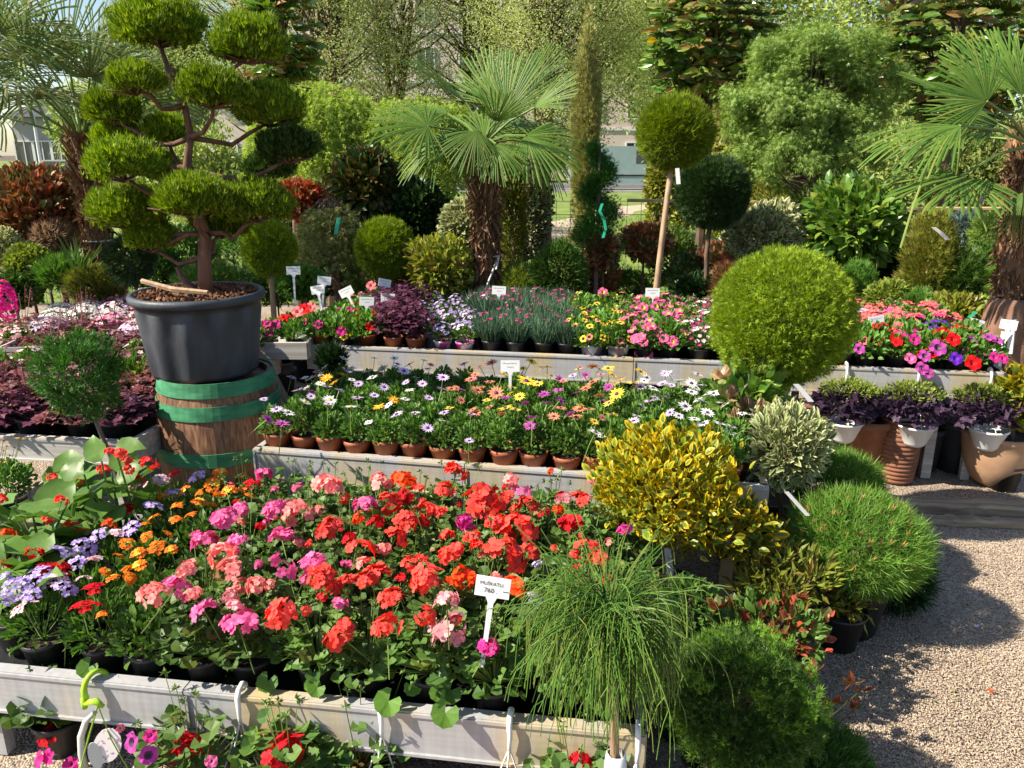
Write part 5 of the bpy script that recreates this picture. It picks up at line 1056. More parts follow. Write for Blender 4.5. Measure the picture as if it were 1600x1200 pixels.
# ------------------------------------------------------------------ hooks and hanging baskets
def hookmesh(mat, s=1.):
    mb = MB(); mb.tube([(0, .032, -.012), (0, .030, .010), (0, .016, .020), (0, -.004, .016), (0, -.014, 0), (.002, -.016, -.03), (0, -.014, -.055), (0, -.012, -.075)], [.005, .0065, .007, .007, .007, .006, .005, .0045], 8); return mb.mesh('hook', mat, True)
HK = hookmesh(M_WHITE)
def limehook():
    mb = MB(); a = np.linspace(.2, 3.5, 12); mb.tube([(.012 - .02 * (1 - math.cos(t)) * .8, .028 - .030 * (1 - math.cos(t)) * .9, -.02 + .045 * math.sin(t)) for t in a], np.linspace(.006, .008, 12), 8); mb.tube([(-.02, -.03, -.045), (.012, -.03, -.035), (.03, -.03, -.05)], [.007, .009, .005], 6); mb.tube([(-.022, -.03, -.03), (-.022, -.03, -.06)], .007, 6); return mb.mesh('hook', M_LIMEP, True)
def rail_pt(A, Uv, px, z):
    lo, hi = -1., 6.
    for _ in range(50):
        m = (lo + hi) / 2; P = np.array([*(A[:2] + Uv * m), z])
        if proj(P)[0] < px: lo = m
        else: hi = m
    return P
def basket(px, A, Uv, z, label, drop, potm, kind, cols, n=8, lime=False, r=.12):
    P = rail_pt(A, Uv, px, z + .003); ang = math.atan2(Uv[1], Uv[0]); t = thing('hanging_basket', label, 'hanging basket', P, None, rz=ang)
    part('hook', HK if not lime else limehook(), t, sc=1.1)
    mb = MB(); mp = M_WHITE if not lime else M_LIMEP
    for k in range(3):
        a = k * 2.09 + .5; mb.tube([(0, -.013, -.07), (.35 * r * math.cos(a), -.05 + .35 * r * math.sin(a), -.07 - .35 * (drop - .07)), (r * math.cos(a), -.09 + r * math.sin(a), -drop)], .0022, 4)
    part('hanger', mb.mesh('hanger', mp), t)
    part('pot', MB().lathe([(0, -drop - .115), (r * .5, -drop - .115), (r * .62, -drop - .1), (r * .97, -drop - .012), (r * 1.03, -drop - .01), (r * 1.03, -drop), (r * .95, -drop), (r * .93, -drop - .015), (0, -drop - .015)], 26, c=(0, -.09, 0)).mesh('pot', potm, True), t)
    return t
BASK = [(375, 'basket of scarlet geraniums hanging on the second hook of the front rail', 'RR'), (597, 'basket of geranium leaves hanging from the middle white hook', 'D'), (797, 'basket hanging on the white hook next to the weeping standard', 'D')]
for px, lab, c in BASK:
    t = basket(px, A1, U1, z1, lab, .36, M_WHITE, 'g', c)
    for q in range(2): part('foliage', GER[q + 2], t, (rng.normal() * .05, -.06 + rng.normal() * .04, -.66), (0, 0, q * 2), 1.1)
    for q in range(7): 
        lst = [HEADS['D']]; part('flower_head', ger_red[q % 3] if 'ger_red' in globals() else HEADS['D'][q % 3], t, (rng.normal() * .09, -.12 + rng.normal() * .04, -.25 + rng.normal() * .03), (-.5, rng.normal() * .2, q), rng.uniform(.9, 1.4))
t = basket(997, A1, U1, z1, 'basket whose grey white hook grips the bench corner', .36, M_WHITE, 'g', 'D')
part('foliage', GER[3], t, (0, -.06, -.5), sc=1.1)
t = basket(152, A1, U1, z1, 'basket of magenta petunias on a lime green hook with care tag', .34, M_WHITE, 'p', 'M', lime=True)
for q in range(4): part('foliage', PETF[q], t, (rng.normal() * .07, -.06 + rng.normal() * .05, -.57), (0, 0, q), 1.15)
for x, y, c, s in [(205, 1160, 'G', 1.2), (232, 1180, 'G', 1.1), (60, 1188, 'M', 1.2), (75, 1182, 'M', 1.0), (235, 1150, 'M', .9), (188, 1138, 'Pk', .5), (330, 1190, 'P', .8), (110, 1195, 'M', 1.0)]:
    P = AT(x, y, 1.62) - np.array(t.location); c_, s_ = math.cos(-t.rotation_euler.z), math.sin(-t.rotation_euler.z); part('flower', PETS[c], t, (P[0] * c_ - P[1] * s_, P[0] * s_ + P[1] * c_, P[2]), Vector((rng.normal() * .4, -.9, .5)).to_track_quat('Z', 'Y').to_euler(), s * .72)
mb = MB(); k = 10; th = np.linspace(.5, 2.6, k); V = [(-.035 + .06 * math.cos(a + .6), -.03, -.20 + .16 * math.sin(a)) for a in th]
mb.tube([(-.004, -.02, -.085), (-.03, -.03, -.11), (-.05, -.035, -.16), (-.058, -.035, -.22), (-.055, -.035, -.28)], [.006, .009, .010, .010, .010], 6); part('label_loop', mb.mesh('label_loop', M_CLEAR, True), t)
M_CARE = solid('printed_care_tag', (.78, .74, .76), (.45, .25, .4), .4, nscale=70, contrast=(.36, .42), detail=1)
oval = [(.034 * math.cos(a), 0, .05 * math.sin(a)) for a in np.linspace(0, 6.28, 17)[:-1]]
mb = MB(); V = [(x, -.001, z) for x, y, z in oval] + [(x, .001, z) for x, y, z in oval] + [(0, -.001, 0), (0, .001, 0)]; mb.add(V, [[32, i, (i + 1) % 16] for i in range(16)] + [[33, 16 + (i + 1) % 16, 16 + i] for i in range(16)]); mb.add(V, [[i, i + 16, (i + 1) % 16 + 16, (i + 1) % 16] for i in range(16)])
part('care_tag', mb.mesh('care_tag', M_CARE), t, (.022, -.03, -.185), (-.1, .35, .15), 1.1)
part('care_tag', mb.mesh('care_tag', M_WHITE), t, (-.008, -.045, -.21), (-.1, -.1, .6), (.5, 1, .85))
# red geraniums on the ground below the front bench
for k, (x, y, Y, c, s, lab) in enumerate([(292, 1172, 1.72, 'D', 1.15, 'scarlet geranium under the front bench beneath the stained rail'), (445, 1178, 1.68, 'D', 1.5, 'large scarlet geranium below the second white hook'), (85, 1142, 1.95, 'D', 1.0, 'scarlet geranium in deep shade under the bench corner post'), (385, 1150, 1.95, 'D', .8, 'dark red geranium in shade behind the hanging wires'), (560, 1195, 1.75, 'D', .5, 'leafy geranium under the bench with hardly any bloom'), (910, 1196, 1.62, 'D', .8, 'red geranium below the rail next to the weeping trunk')]):
    P = AT(x, y, Y); t = thing('geranium_plant', lab, 'geranium', (P[0], P[1] + .03, max(0, P[2] - .36)), 'geraniums stacked beneath the front bench'); o_ = np.array(t.location)
    part('pot', POT_G[0], t, sc=1.2); part('foliage', GER[k], t, sc=1.2)
    part('flower_head', HEADS['D'][k % 3], t, P - o_, (-.4, 0, k), s)
    if o_[2] > .02:
        q = thing('upturned_crate', f'dark crate lifting the plant, {ORD[k]} along the space beneath the bench', 'crate', (P[0], P[1] + .03, 0)); part('box', MB().box((0, 0, o_[2] / 2), (.3, .24, o_[2] - .004)).mesh('box', M_BLACK), q)
o = b3; q = GZ(1460, 766, 0) - np.array(o.location); c_, s_ = math.cos(-o.rotation_euler.z), math.sin(-o.rotation_euler.z)
part('leg', MB().box((q[0] * c_ - q[1] * s_, .05, .235), (.05, .05, .46)).mesh('leg', M_WBOARD), o)
# right-hand baskets on the rear rail
for k, (px, py, Y, lab, pc) in enumerate([(1323, 652, 3.7, 'left one of three purple leaved baskets on the rear rail', M_WHITE), (1435, 640, 3.65, 'middle purple and lime basket in a white hanging pot', M_WHITE), (1548, 655, 3.55, 'right basket with broad violet leaves over the beige bowl', M_WHITE)]):
    t = basket(px, A3, U3, z3, lab, .27, pc, 's', 'x', r=.095); c = math.cos(-t.rotation_euler.z)
    mb = MB(); crown(mb, 230, (.165, .12, .085), .05, LOBED, inner=.3, zmin=-.6, up=.1, out=1, nout=1.); part('purple_foliage', mb.mesh('purple_foliage', [G_PUR]), t, (-.02, -.07, -.185))
    mb = MB(); crown(mb, 900, (.15, .11, .07), .02, LEAF, inner=.5, zmin=-.1, up=.5); part('lime_foliage', mb.mesh('lime_foliage', [G_LIME]), t, (-.03 if k else .02, -.06, -.12))
    mb = MB(); crown(mb, 40, (.12, .07, .06), .07, LOBED, inner=.6, zmin=-.5, up=-.3, nout=1.2); part('large_purple_leaves', mb.mesh('large_purple_leaves', [G_PUR]), t, (-.04, -.13, -.19))
# pots standing under the rear bench
def floorpot(name, label, cat, px, pyb, z0, prof, mat, n=40):
    P = GZ(px, pyb, z0) * [1.03, 1.03, 1]; t = thing(name, label, cat, (P[0], P[1], 0)); part('vessel', MB().lathe(prof, n).mesh('vessel', mat, True), t); part('soil', MB().lathe([(prof[-1][0], prof[-1][1] - .003), (0, prof[-1][1] + .0)], 20).mesh('soil', M_SOIL), t); return t
rp = [(0, 0), (.085, .002)]
for i in range(14): rr_ = .094 + .014 * math.sin(i / 13 * 3.1) ; rp += [(rr_ - .004, .008 + i * .024), (rr_ + .002, .012 + i * .024), (rr_ + .003, .022 + i * .024), (rr_ - .004, .028 + i * .024)]
rp += [(.105, .345), (.107, .36), (.098, .36), (.095, .34)]
floorpot('ribbed_pot', 'tall ribbed terracotta pot beneath the rear bench', 'pot', 1394, 762, .0, rp, M_TERRA2)
floorpot('round_bowl', 'wide beige clay bowl at the right beneath the purple basket', 'pot', 1546, 768, 0, [(0, 0), (.07, 0), (.11, .03), (.155, .12), (.175, .22), (.18, .27), (.185, .275), (.185, .30), (.17, .30), (.165, .27)], M_BEIGE)
floorpot('clay_pot', 'shaded plain clay pot left of the ribbed one', 'pot', 1345, 755, 0, [(0, 0), (.09, 0), (.12, .3), (.13, .3), (.13, .34), (.12, .34), (.11, .32)], M_TERRA2)
floorpot('dark_pot', 'dark pot in deep shade between bench leg and beige bowl', 'pot', 1490, 745, 0, [(0, 0), (.1, 0), (.13, .26), (.14, .26), (.14, .3), (.125, .3), (.12, .28)], M_POT)
floorpot('dark_pot', 'black pot right of the ribbed terracotta one', 'pot', 1432, 742, 0, [(0, 0), (.09, 0), (.11, .22), (.12, .22), (.12, .25), (.11, .25), (.1, .24)], M_POT)
P = GZ(1255, 660, .45); floorpot('clay_pot', 'pinkish clay pot rim behind the cream edged shrub', 'pot', 1252, 760, 0, [(0, 0), (.07, 0), (.09, .36), (.1, .36), (.1, .40), (.09, .40), (.085, .38)], M_TERRA2)
t = thing('red_label', 'red and white label lying at the foot of the pine pot', 'plant label', GZ(1390, 948, .02)); part('card', MB().box((0, 0, 0), (.055, .004, .04)).mesh('card', solid('red_card', (.6, .02, .03), (.5, .02, .03), .4)), t, rot=(-.5, .2, .3)); part('card', MB().box((0, 0, 0), (.03, .004, .025)).mesh('card', M_WHITE), t, (-.04, -.005, -.004), (-.5, .2, .3), label='small white card with fine print')
def ribbon(name, label, pts, Y, w, mat, cat='plant label'):
    Q = [AT(x, y, Y) for x, y in pts]; mb = MB(); t = thing(name, label, cat, Q[0]); d = [q - Q[0] for q in Q]; V = [tuple(q + [-w / 2, 0, 0]) for q in d] + [tuple(q + [w / 2, -.004, .002]) for q in d]; k = len(d)
    mb.add(V, [[i, i + 1, i + 1 + k, i + k] for i in range(k - 1)]); part('strip', mb.mesh('strip', mat), t)
ribbon('plant_label', 'white strip label hanging under the golden euonymus crown', [(1042, 855), (1046, 885), (1048, 915)], 2.38, .022, M_WHITE)
ribbon('plant_label', 'white strip label beside the cream edged shrub', [(1243, 600), (1255, 613), (1267, 628)], 2.75, .02, M_WHITE)
ribbon('plant_label', 'white strip label tilted below the golden euonymus on the pine side', [(1228, 768), (1246, 788), (1262, 806)], 2.35, .014, M_WHITE)
ribbon('plant_label', 'white ribbon blowing on the gold conifer', [(1458, 355), (1470, 364), (1481, 375)], 5.1, .03, M_WHITE, 'ribbon')
ribbon('green_ribbon', 'bright green ribbon winding down the spiral thuja', [(941, 318), (937, 330), (944, 345), (946, 358), (942, 372)], 5.9, .02, M_GREENP, 'ribbon')
ribbon('green_ribbon', 'turquoise ribbon tied in the tree beside the juniper', [(530, 340), (527, 352), (525, 366)], 5.9, .03, M_GREENP, 'ribbon')
ribbon('plant_label', 'white tag hanging on the stem of the thuja standard', [(1058, 263), (1059, 275), (1060, 288)], 5.0, .025, M_WHITE)
ribbon('green_ribbon', 'green tie at the foot of the sacking wrapped palm', [(1525, 487), (1519, 492), (1514, 496)], 4.9, .03, M_GREENP, 'ribbon')
ribbon('green_ribbon', 'green tie across the white board behind the petunias', [(1565, 498), (1578, 497), (1592, 498)], 4.7, .02, M_GREENP, 'ribbon')
# white boards behind the rear bench's right end
t = thing('white_trestle', 'white painted trestle boards at the right end of the bench', 'trestle', AT(1570, 560, 4.75) * [1, 1, 0])
for (a, b) in (((1547, 557), (1578, 520)), ((1583, 500), (1578, 552)), ((1495, 515), (1525, 518))):
    A, B = AT(*a, 4.75), AT(*b, 4.75); mb = MB(); mb.tube([A - np.array(t.location), B - np.array(t.location)], .022, 4); part('board', mb.mesh('board', M_WHITE), t)
A = AT(1583, 520, 4.75); mb = MB().box((0, .03, A[2] / 2), (.05, .03, A[2])); part('leg', mb.mesh('leg', M_WHITE), t)
# ------------------------------------------------------------------ left flower beds
zl = .55; A4, B4 = GZ(-10, 682, zl), GZ(205, 693, zl); u4 = nrm((B4 - A4)[:2]); A4[:2] -= u4 * .9
b4, U4, V4, L4 = bench(A4, B4, zl, 1.5, 'white painted bench of dark heucheras beside the barrel', (), h=.1, legs=3, legm=M_WBOARD, mat_=False)
for c in b4.children:
    if 'rail' in c.name:
        for i in range(len(c.data.materials)): c.data.materials[i] = M_WBOARD
HL = [heu_fol(105, .14, .14, .052, m) for m in ([G_HEU], [G_HEU], [G_HEUD], [G_HEU])]
HLs = []
def heu_stalks():
    mb = MB()
    for i in range(9):
        a = rng.uniform(0, 6.28); q = np.array([math.cos(a) * .07, math.sin(a) * .07, rng.uniform(.32, .42)]); stick(mb, (0, 0, .1), q, .0015)
        mb.scat(LEAFN, q - np.array([0, 0, 1.]) * rng.uniform(0, .1, (8, 1)), runit(8), runit(8), .012, np.full(8, 2.))
    return mb.mesh('flower_stalks', [G_HEU])
HST = heu_stalks(); rows = {}; WF_G = fine_fol(260, .11, .1, .09, .04, LEAFN, [G_BRIGHT, G_STEM]); EDB = {c: blossoms(34, .11, .12, .12, [c], .014, .1) for c in ('A', 'K', 'C', 'Y')}
for j in range(7):
    k = 0
    for i in range(14):
        uu = L4 - .12 - i * .2 - (.1 if j % 2 else 0) + rng.normal() * .015; vv = .12 + j * .21; xy = A4[:2] + U4 * uu + V4 * vv
        x, y = proj((*xy, zl + .2))
        if uu < .05 or x < -70: continue
        lab = f"burgundy heuchera with lobed leaves, {ORD[k]} from the barrel in the {['foremost', 'second', 'third', 'fourth', 'fifth', 'sixth', 'rearmost'][j]} row"; k += 1
        rz = rng.uniform(0, 6)
        if j >= 2 and rng.uniform() < .4:
            cc = rng.choice(['A', 'K', 'C', 'Y'], p=[.3, .3, .2, .2]); t = thing('edging_plant', lab.replace('burgundy heuchera with lobed leaves', f"{ {'A': 'orange', 'K': 'pale pink', 'C': 'coral', 'Y': 'yellow'}[cc]} flowered edging plant amid heucheras"), 'flower', (*xy, zl - .06), 'edging plants among the heucheras')
            part('pot', POT_B3, t, sc=1.2); part('foliage', [WF_G, OSTF[2]][k % 2], t, rot=(0, 0, rz), sc=1.4); part('blossoms', EDB[cc], t, rot=(0, 0, rz), sc=1.1); continue
        t = thing('heuchera_plant', lab, 'heuchera', (*xy, zl - .06), 'heucheras on the white bench'); part('pot', POT_B3, t, sc=1.2)
        part('foliage', HL[rng.integers(4)], t, rot=(0, 0, rz), sc=rng.uniform(1., 1.2))
        if rng.uniform() < .3: part('flower_stalks', HST, t, rot=(0, 0, rz))
# low white and pink rockery flowers farther back
WB = [blossoms(120, .12, .10, .10, c, .0155, .05) for c in (['W', 'W', 'W'], ['W', 'K', 'W'], ['K', 'I', 'W'], ['M', 'K', 'L'])]; WF = [fine_fol(240, .12, .09, .07, .04, LEAFN, [G_MID, G_STEM]) for _ in range(2)]
A5, B5 = GZ(-30, 545, .6), GZ(232, 548, .6); bench(A5, B5, .6, 1.5, 'rear white board bench of white rockery flowers left of tub', (), h=.1, legs=3, legm=M_WBOARD, mat_=False)
U5 = nrm((B5 - A5)[:2]); V5 = np.array([-U5[1], U5[0]]); L5 = np.linalg.norm((B5 - A5)[:2])
for c in [o for o in bpy.data.objects if o.name.startswith(('front_rail', 'end_rail', 'back_rail')) and o.parent and 'rockery' in o.parent['label']]:
    c.data.materials[0] = M_WBOARD
for j in range(7):
    k = 0
    for i in range(20):
        uu = L5 - .1 - i * .19 - (.09 if j % 2 else 0); vv = .12 + j * .2; xy = A5[:2] + U5 * uu + V5 * vv; x, y = proj((*xy, .8))
        if uu < .03 or x < -40: continue
        kd = rng.choice([0, 1, 2, 3], p=[.45, .25, .2, .1]) if j > 1 else rng.choice([1, 2, 3, 4], p=[.2, .2, .2, .4])
        nmc = ['white', 'white and pink', 'pale lilac', 'rosy pink', 'dark leaved'][kd]
        t = thing('rockery_plant', f"{nmc} rockery flower cushion, {ORD[k]} from the tub in the {['foremost', 'second', 'third', 'fourth', 'fifth', 'sixth', 'rearmost'][j]} row", 'flower', (*xy, .54), 'rockery flowers left of the tub'); k += 1
        part('pot', POT_B3, t)
        if kd == 4: part('foliage', HL[rng.integers(4)], t, rot=(0, 0, i), sc=.9); part('flower_stalks', HST, t, rot=(0, 0, i))
        else: part('foliage', WF[i % 2], t, rot=(0, 0, i)); part('blossoms', WB[kd], t, rot=(0, 0, i), sc=rng.uniform(.9, 1.15))
# slatted crate, magenta spike flower and yellow daisies at the left edge
P = GZ(40, 556, .68); t = thing('slatted_crate', 'pale slatted wooden crate among the heucheras', 'crate', (P[0], P[1], .60), rz=.1)
for k in range(4): part('slat', MB().box((0, .0, .02 + k * .032), (.27, .008, .025)).mesh('slat', M_WBOARD), t)
for x in (-.128, .128): part('slat', MB().box((x, .09, .065), (.012, .17, .13)).mesh('slat', M_WBOARD), t)
P = AT(8, 470, 4.6); t = thing('magenta_primula', 'tall magenta flower spike at the left edge', 'flower', (P[0], P[1], .55)); mb = MB(); stick(mb, (0, 0, 0), (0, 0, .35), .004)
part('stem', mb.mesh('stem', G_STEM), t); mb = MB()
for q in range(90): u = runit(1)[0]; floret(mb, u * [.055, .055, .12] + [0, 0, P[2] - .55], u, .02, 5)
part('blossoms', mb.mesh('blossoms', PET['M']), t)
t = thing('yellow_daisy_plant', 'yellow daisies crowding the left edge above the begonias', 'daisy', (*GZ(12, 760, .45)[:2], .30)); part('pot', POT_B3, t); part('foliage', OSTF[0], t, sc=1.3)
for x, y, s in [(5, 690, .9), (30, 686, .9), (32, 685, .8), (5, 705, .9), (15, 712, .8), (2, 722, .9), (10, 698, .9), (22, 700, .7)]:
    P = AT(x, y, 2.7); part('flower_head', DAISY['Y'], t, P - np.array(t.location), (-.4, .2, 0), s)
# white crate trestle between tub and rear bench
P = GZ(442, 565, .55); t = thing('wooden_trestle', 'whitewashed planter box on crossed wooden legs right of the tub', 'trestle', (AT(445, 545, 4.5)[0], 4.5, 0))
o_ = np.array(t.location); zb = AT(445, 548, 4.5)[2]
part('board', MB().box((-.02, 0, zb), (.30, .02, .10)).mesh('board', M_WBOARD), t); part('board', MB().box((-.02, .5, zb), (.3, .02, .1)).mesh('board', M_WBOARD), t); part('board', MB().box((.125, .25, zb), (.02, .475, .1)).mesh('board', M_WBOARD), t); part('board', MB().box((-.02, .25, zb - .02), (.27, .475, .02)).mesh('board', M_WBOARD), t)
for a, b in (((-.13, -.02, 0), (-.13, -.02, zb - .06)), ((.1, .012, 0), (-.12, .012, zb - .06)), ((-.1, -.03, .1), (.3, -.03, zb - .05)), ((.11, .3, 0), (.11, .3, zb - .06))): part('leg', MB().tube([a, b], .022, 4).mesh('leg', M_TROD), t)
for k, (dx, dy, c) in enumerate([(-.1, .1, 'M'), (.05, .1, 'D'), (-.05, .3, 'RR'), (.08, .32, 'C')]):
    q = thing('primrose_plant', f'{["magenta", "grassy green", "red", "coral"][k]} bedding plant in the whitewashed planter box', 'primrose', (o_[0] + dx, o_[1] + dy, zb - .02)); part('pot', POT_B3, q, sc=.6); part('foliage', PETF[k], q, sc=.8)
    if k != 1:
        for w in range(7): u = runit(1)[0]; u[2] = abs(u[2]) + .2; u = nrm(u); part('flower', PETS.get(c, PETS['M']), q, u * [.08, .08, .09] + [0, 0, .1], Vector(u).to_track_quat('Z', 'Y').to_euler(), 1.)

# ------------------------------------------------------------------ palms
def frond_mesh(R, Lp, seed, nseg=36, span=3.7, droop=.25, cup=.35, fold=1., mat=None, gp=1.):
    r_ = np.random.default_rng(seed); mb = MB(); n = 10
    P = np.array([(0, Lp * s, -.10 * Lp * s * s) for s in np.linspace(0, 1, 6)]); mb.tube(P, np.linspace(.011, .006, 6), 5, 1); h = P[-1]
    an = np.linspace(-span / 2, span / 2, nseg); da = span / nseg
    for i, a in enumerate(an):
        L = R * (1 - .28 * (abs(a) / (span / 2)) ** 2) * r_.uniform(.93, 1.05); tw = r_.normal() * .03; dr = droop * r_.uniform(.6, 1.5)
        dirv = np.array([math.sin(a + tw), math.cos(a + tw), 0]); side = np.array([dirv[1], -dirv[0], 0]); lift = cup * (1 - math.cos(a)) * .35
        S_ = [.03, .45, .66, .87, 1.0]; wd = [.012, da * .5 * .45 * gp, da * .5 * .5 * gp, da * .3 * gp, .012]
        V = []
        for s, w in zip(S_, wd):
            c = h + dirv * L * s + np.array([0, 0, lift * L * s - dr * L * s ** 3]); f = .35 * w * L * (1 if s > .1 else 0)
            V += [c - side * w * L, c + np.array([0, 0, f * fold]), c + side * w * L]
        F = []
        for k in range(4):
            b = k * 3; F += [(b, b + 1, b + 4, b + 3), (b + 1, b + 2, b + 5, b + 4)]
        mb.add(V, F, 0)
    return mb.mesh('frond', [mat or G_PALM, G_STEM])
def palm(name_label, base, top, R, Lp, fr, trw, seed, dk=1.):
    t = thing('fan_palm', name_label, 'palm', (base[0], base[1], 0)); B0 = np.array([base[0], base[1], 0.]); tp = np.array(top) - B0
    mb = MB(); k = 16; s = np.linspace(0, 1, k)[:, None]; pts = tp * s + rng.normal(size=(k, 3)) * .006; pts[0, 2] = 0
    mb.tube(pts, trw * (1 + .08 * rng.normal(size=k)), 12); part('trunk', mb.mesh('trunk', M_FIBREC, True), t)
    n = 2200; a = rng.uniform(0, 6.28, n); ss = rng.uniform(.02, 1.02, n); P = tp * ss[:, None] + np.c_[np.cos(a), np.sin(a), np.zeros(n)] * trw * .93
    mb = MB(); D = np.c_[np.cos(a) * .35, np.sin(a) * .35, rng.choice([1., -.5], n, p=[.6, .4])] + runit(n) * .35
    mb.scat(LEAFN, P, D, np.c_[np.cos(a), np.sin(a), np.zeros(n)], rng.uniform(.05, .12, n), rng.uniform(.4, 1.2, n)); part('trunk_fibre', mb.mesh('trunk_fibre', G_FIBREM), t)
    # stubs of old leaf stalks below the crown
    mb = MB()
    for i in range(60):
        a = i * 2.4; z = rng.uniform(.72, 1.0); p = tp * z + np.array([math.cos(a), math.sin(a), 0]) * trw * .8; d = np.array([math.cos(a) * .55, math.sin(a) * .55, 1.]); mb.tube([p, p + d * .07, p + d * .15 + [0, 0, -.01]], [.016, .011, .006], 4)
    part('leaf_stubs', mb.mesh('leaf_stubs', G_FIBREM), t)
    WF_ = dk > 1
    ms = [frond_mesh(R, Lp, seed + q, droop=(.03, .08, .16, .34)[q]*dk, span=(2.6, 3.6, 4.2, 4.0)[q], cup=.35, mat=G_PALMG if WF_ else None, gp=.55 if WF_ else .8) for q in range(4)]
    for (az, el, v, sc, roll) in fr:
        o = part('frond', ms[v], t); d = Vector((math.cos(az) * math.cos(el), math.sin(az) * math.cos(el), math.sin(el)))
        up = Vector((0, 0, 1)) if abs(el) < 1.3 else Vector((math.cos(az + 3.14), math.sin(az + 3.14), .2))
        X = d.cross(up).normalized(); Z = X.cross(d); M = Matrix((X, d, Z)).transposed().to_4x4() @ Matrix.Rotation(roll, 4, 'Y')
        o.matrix_local = Matrix.Translation(tuple(tp + np.array([0, 0, -.03]))) @ M @ Matrix.Scale(sc, 4)
    return t, tp
G_FIBREM = M_FIBRE
def frond_at(t, C, H, D, N, R, span=3.6, droop=.12, nseg=34, mat=None, gap=.86):
    T0_ = np.array(t.location); C, H = np.array(C) - T0_, np.array(H) - T0_; D = nrm(np.array(D, float)); X = nrm(np.cross(D, N)); Z = np.cross(X, D); mb = MB()
    mid = (C + H) / 2 + [0, 0, .03]; mb.tube([C, mid, H], [.013, .009, .007], 5, 1); da = span / nseg
    for a in np.linspace(-span / 2, span / 2, nseg):
        L = R * (1 - .3 * (abs(a) / (span / 2)) ** 2) * rng.uniform(.92, 1.05); a2 = a + rng.normal() * .025; dv = X * math.sin(a2) + D * math.cos(a2); sd = np.cross(dv, Z); dr = droop * rng.uniform(.4, 1.8) * (1 if rng.uniform() > .08 else 3)
        V = []
        for s_, w in zip([.03, .42, .62, .84, 1.], [.01, da * .5 * .42 * 1.02, da * .5 * .47 * gap, da * .27 * gap, .01]):
            c = H + dv * L * s_ - Z * (.10 * L * s_ ** 2) + np.array([0, 0, -dr * L * s_ ** 3]); f = .35 * w * L * (s_ > .1); V += [c - sd * w * L, c + Z * f, c + sd * w * L]
        F = []
        for k in range(4): b = k * 3; F += [(b, b + 1, b + 4, b + 3), (b + 1, b + 2, b + 5, b + 4)]
        mb.add(V, F, 0)
    return part('frond', mb.mesh('frond', [mat or G_PALM, G_STEM]), t)
def fronds_px(t, cpx, Y, lst):
    C = AT(*cpx, Y)
    for (hx, hy, dY, tx, ty, dT, nx, ny, nz, R, sp, dr) in lst:
        H = AT(hx, hy, Y + dY); T = AT(tx, ty, Y + dY + dT); frond_at(t, C, H, T - H, (nx, ny * .8, nz * 1.3), np.linalg.norm(T - H) * R * .93  , sp, dr * .7)
T3 = AT(757, 238, 6.0); B_ = AT(762, 470, 6.0)
fr = [(2.6, .3, 2, .8, .3), (.9, .2, 2, .8, 0), (1.6, .6, 1, .85, 0)]
tc_, tp_ = palm('tall windmill palm with upright fans in the middle of the picture', B_[:2], T3, .50, .36, fr, .085, 3)
fronds_px(tc_, (757, 225), 5.95, [
 (792, 178, -.05, 808, 62, .1, -.2, -1, .3, 1., 2.5, .02), (775, 165, .15, 742, 58, .2, -.2, -1, .3, .95, 2.0, .02), (820, 150, .1, 858, 52, .2, -.5, -.6, .5, 1., 1.6, .02),
 (728, 160, .1, 632, 72, -.1, -.5, -.5, .9, 1., .9, .03), (668, 197, -.25, 566, 168, -.05, -.2, -.75, .8, 1., 4.3, .10), (700, 178, .2, 600, 140, .2, .2, -.4, .9, .9, 2.2, .12),
 (836, 168, -.1, 903, 108, -.1, -.3, -.9, .7, 1., 1.7, .05), (822, 212, -.25, 905, 262, -.2, -.5, -.6, .9, 1., 3.0, .12), (800, 196, .2, 905, 200, .2, .1, -.5, .8, 1., 2.2, .12),
 (745, 205, -.4, 720, 290, -.2, .1, -1, .4, .8, 2.6, .10), (700, 212, -.1, 600, 255, 0, .1, -.6, .9, .9, 2.4, .2), (775, 225, -.4, 800, 300, -.2, -.1, -1, .4, .75, 2.6, .15),
 (775, 190, -.3, 785, 110, -.3, .1, -1, .5, .7, 2.2, .05), (840, 225, .1, 895, 300, .1, -.3, -.6, .6, .9, 2.0, .2)])
mb = MB(); th = np.linspace(0, 6.283, 17); zt = AT(760, 397, 6)[2]; mb.tube([(.1 * math.cos(a), .1 * math.sin(a), zt + .01 * math.sin(a)) for a in th], .007, 5, cap=False); mb.tube([(.09, -.07, zt), (.0, -.13, AT(745, 445, 5.9)[2]), (-.03, -.13, AT(745, 460, 5.9)[2])], .008, 5); mb.tube([(.09, -.07, zt), (.07, -.12, zt - .1)], .008, 5)
part('rope', mb.mesh('rope', M_CLEAR), tc_)
T1 = AT(128, 215, 6.2); B1_ = AT(165, 440, 6.0)
fr2 = [(i * 2.4 + .3, 1.35 - i * .055, [0, 1, 1, 2, 2][min(4, i // 4)], rng.uniform(.9, 1.1), rng.normal() * .3) for i in range(20)]
tl_, tp_ = palm('left windmill palm with long drooping fans behind the juniper', B1_[:2], T1, .50, .62, fr2, .085, 13, 3.0)
mb = MB(); zt = AT(160, 378, 6)[2]; s_ = zt / tp_[2]; mb.tube([(tp_[0] * s_ + .1 * math.cos(a), tp_[1] * s_ + .1 * math.sin(a), zt) for a in th], .007, 5, cap=False); part('rope', mb.mesh('rope', M_CLEAR), tl_)
T0 = AT(-45, 120, 5.2)
fr3 = [(i * 2.4 + .2, 1.2 - i * .08, [0, 1, 2, 2][min(3, i // 3)], rng.uniform(.9, 1.05), rng.normal() * .3) for i in range(11)] + [(-.5, .0, 2, 1., 0)]
palm('palm at the far left edge whose trunk is out of view', AT(-70, 440, 5.2)[:2], T0, .5, .42, fr3, .08, 23, 2.6)
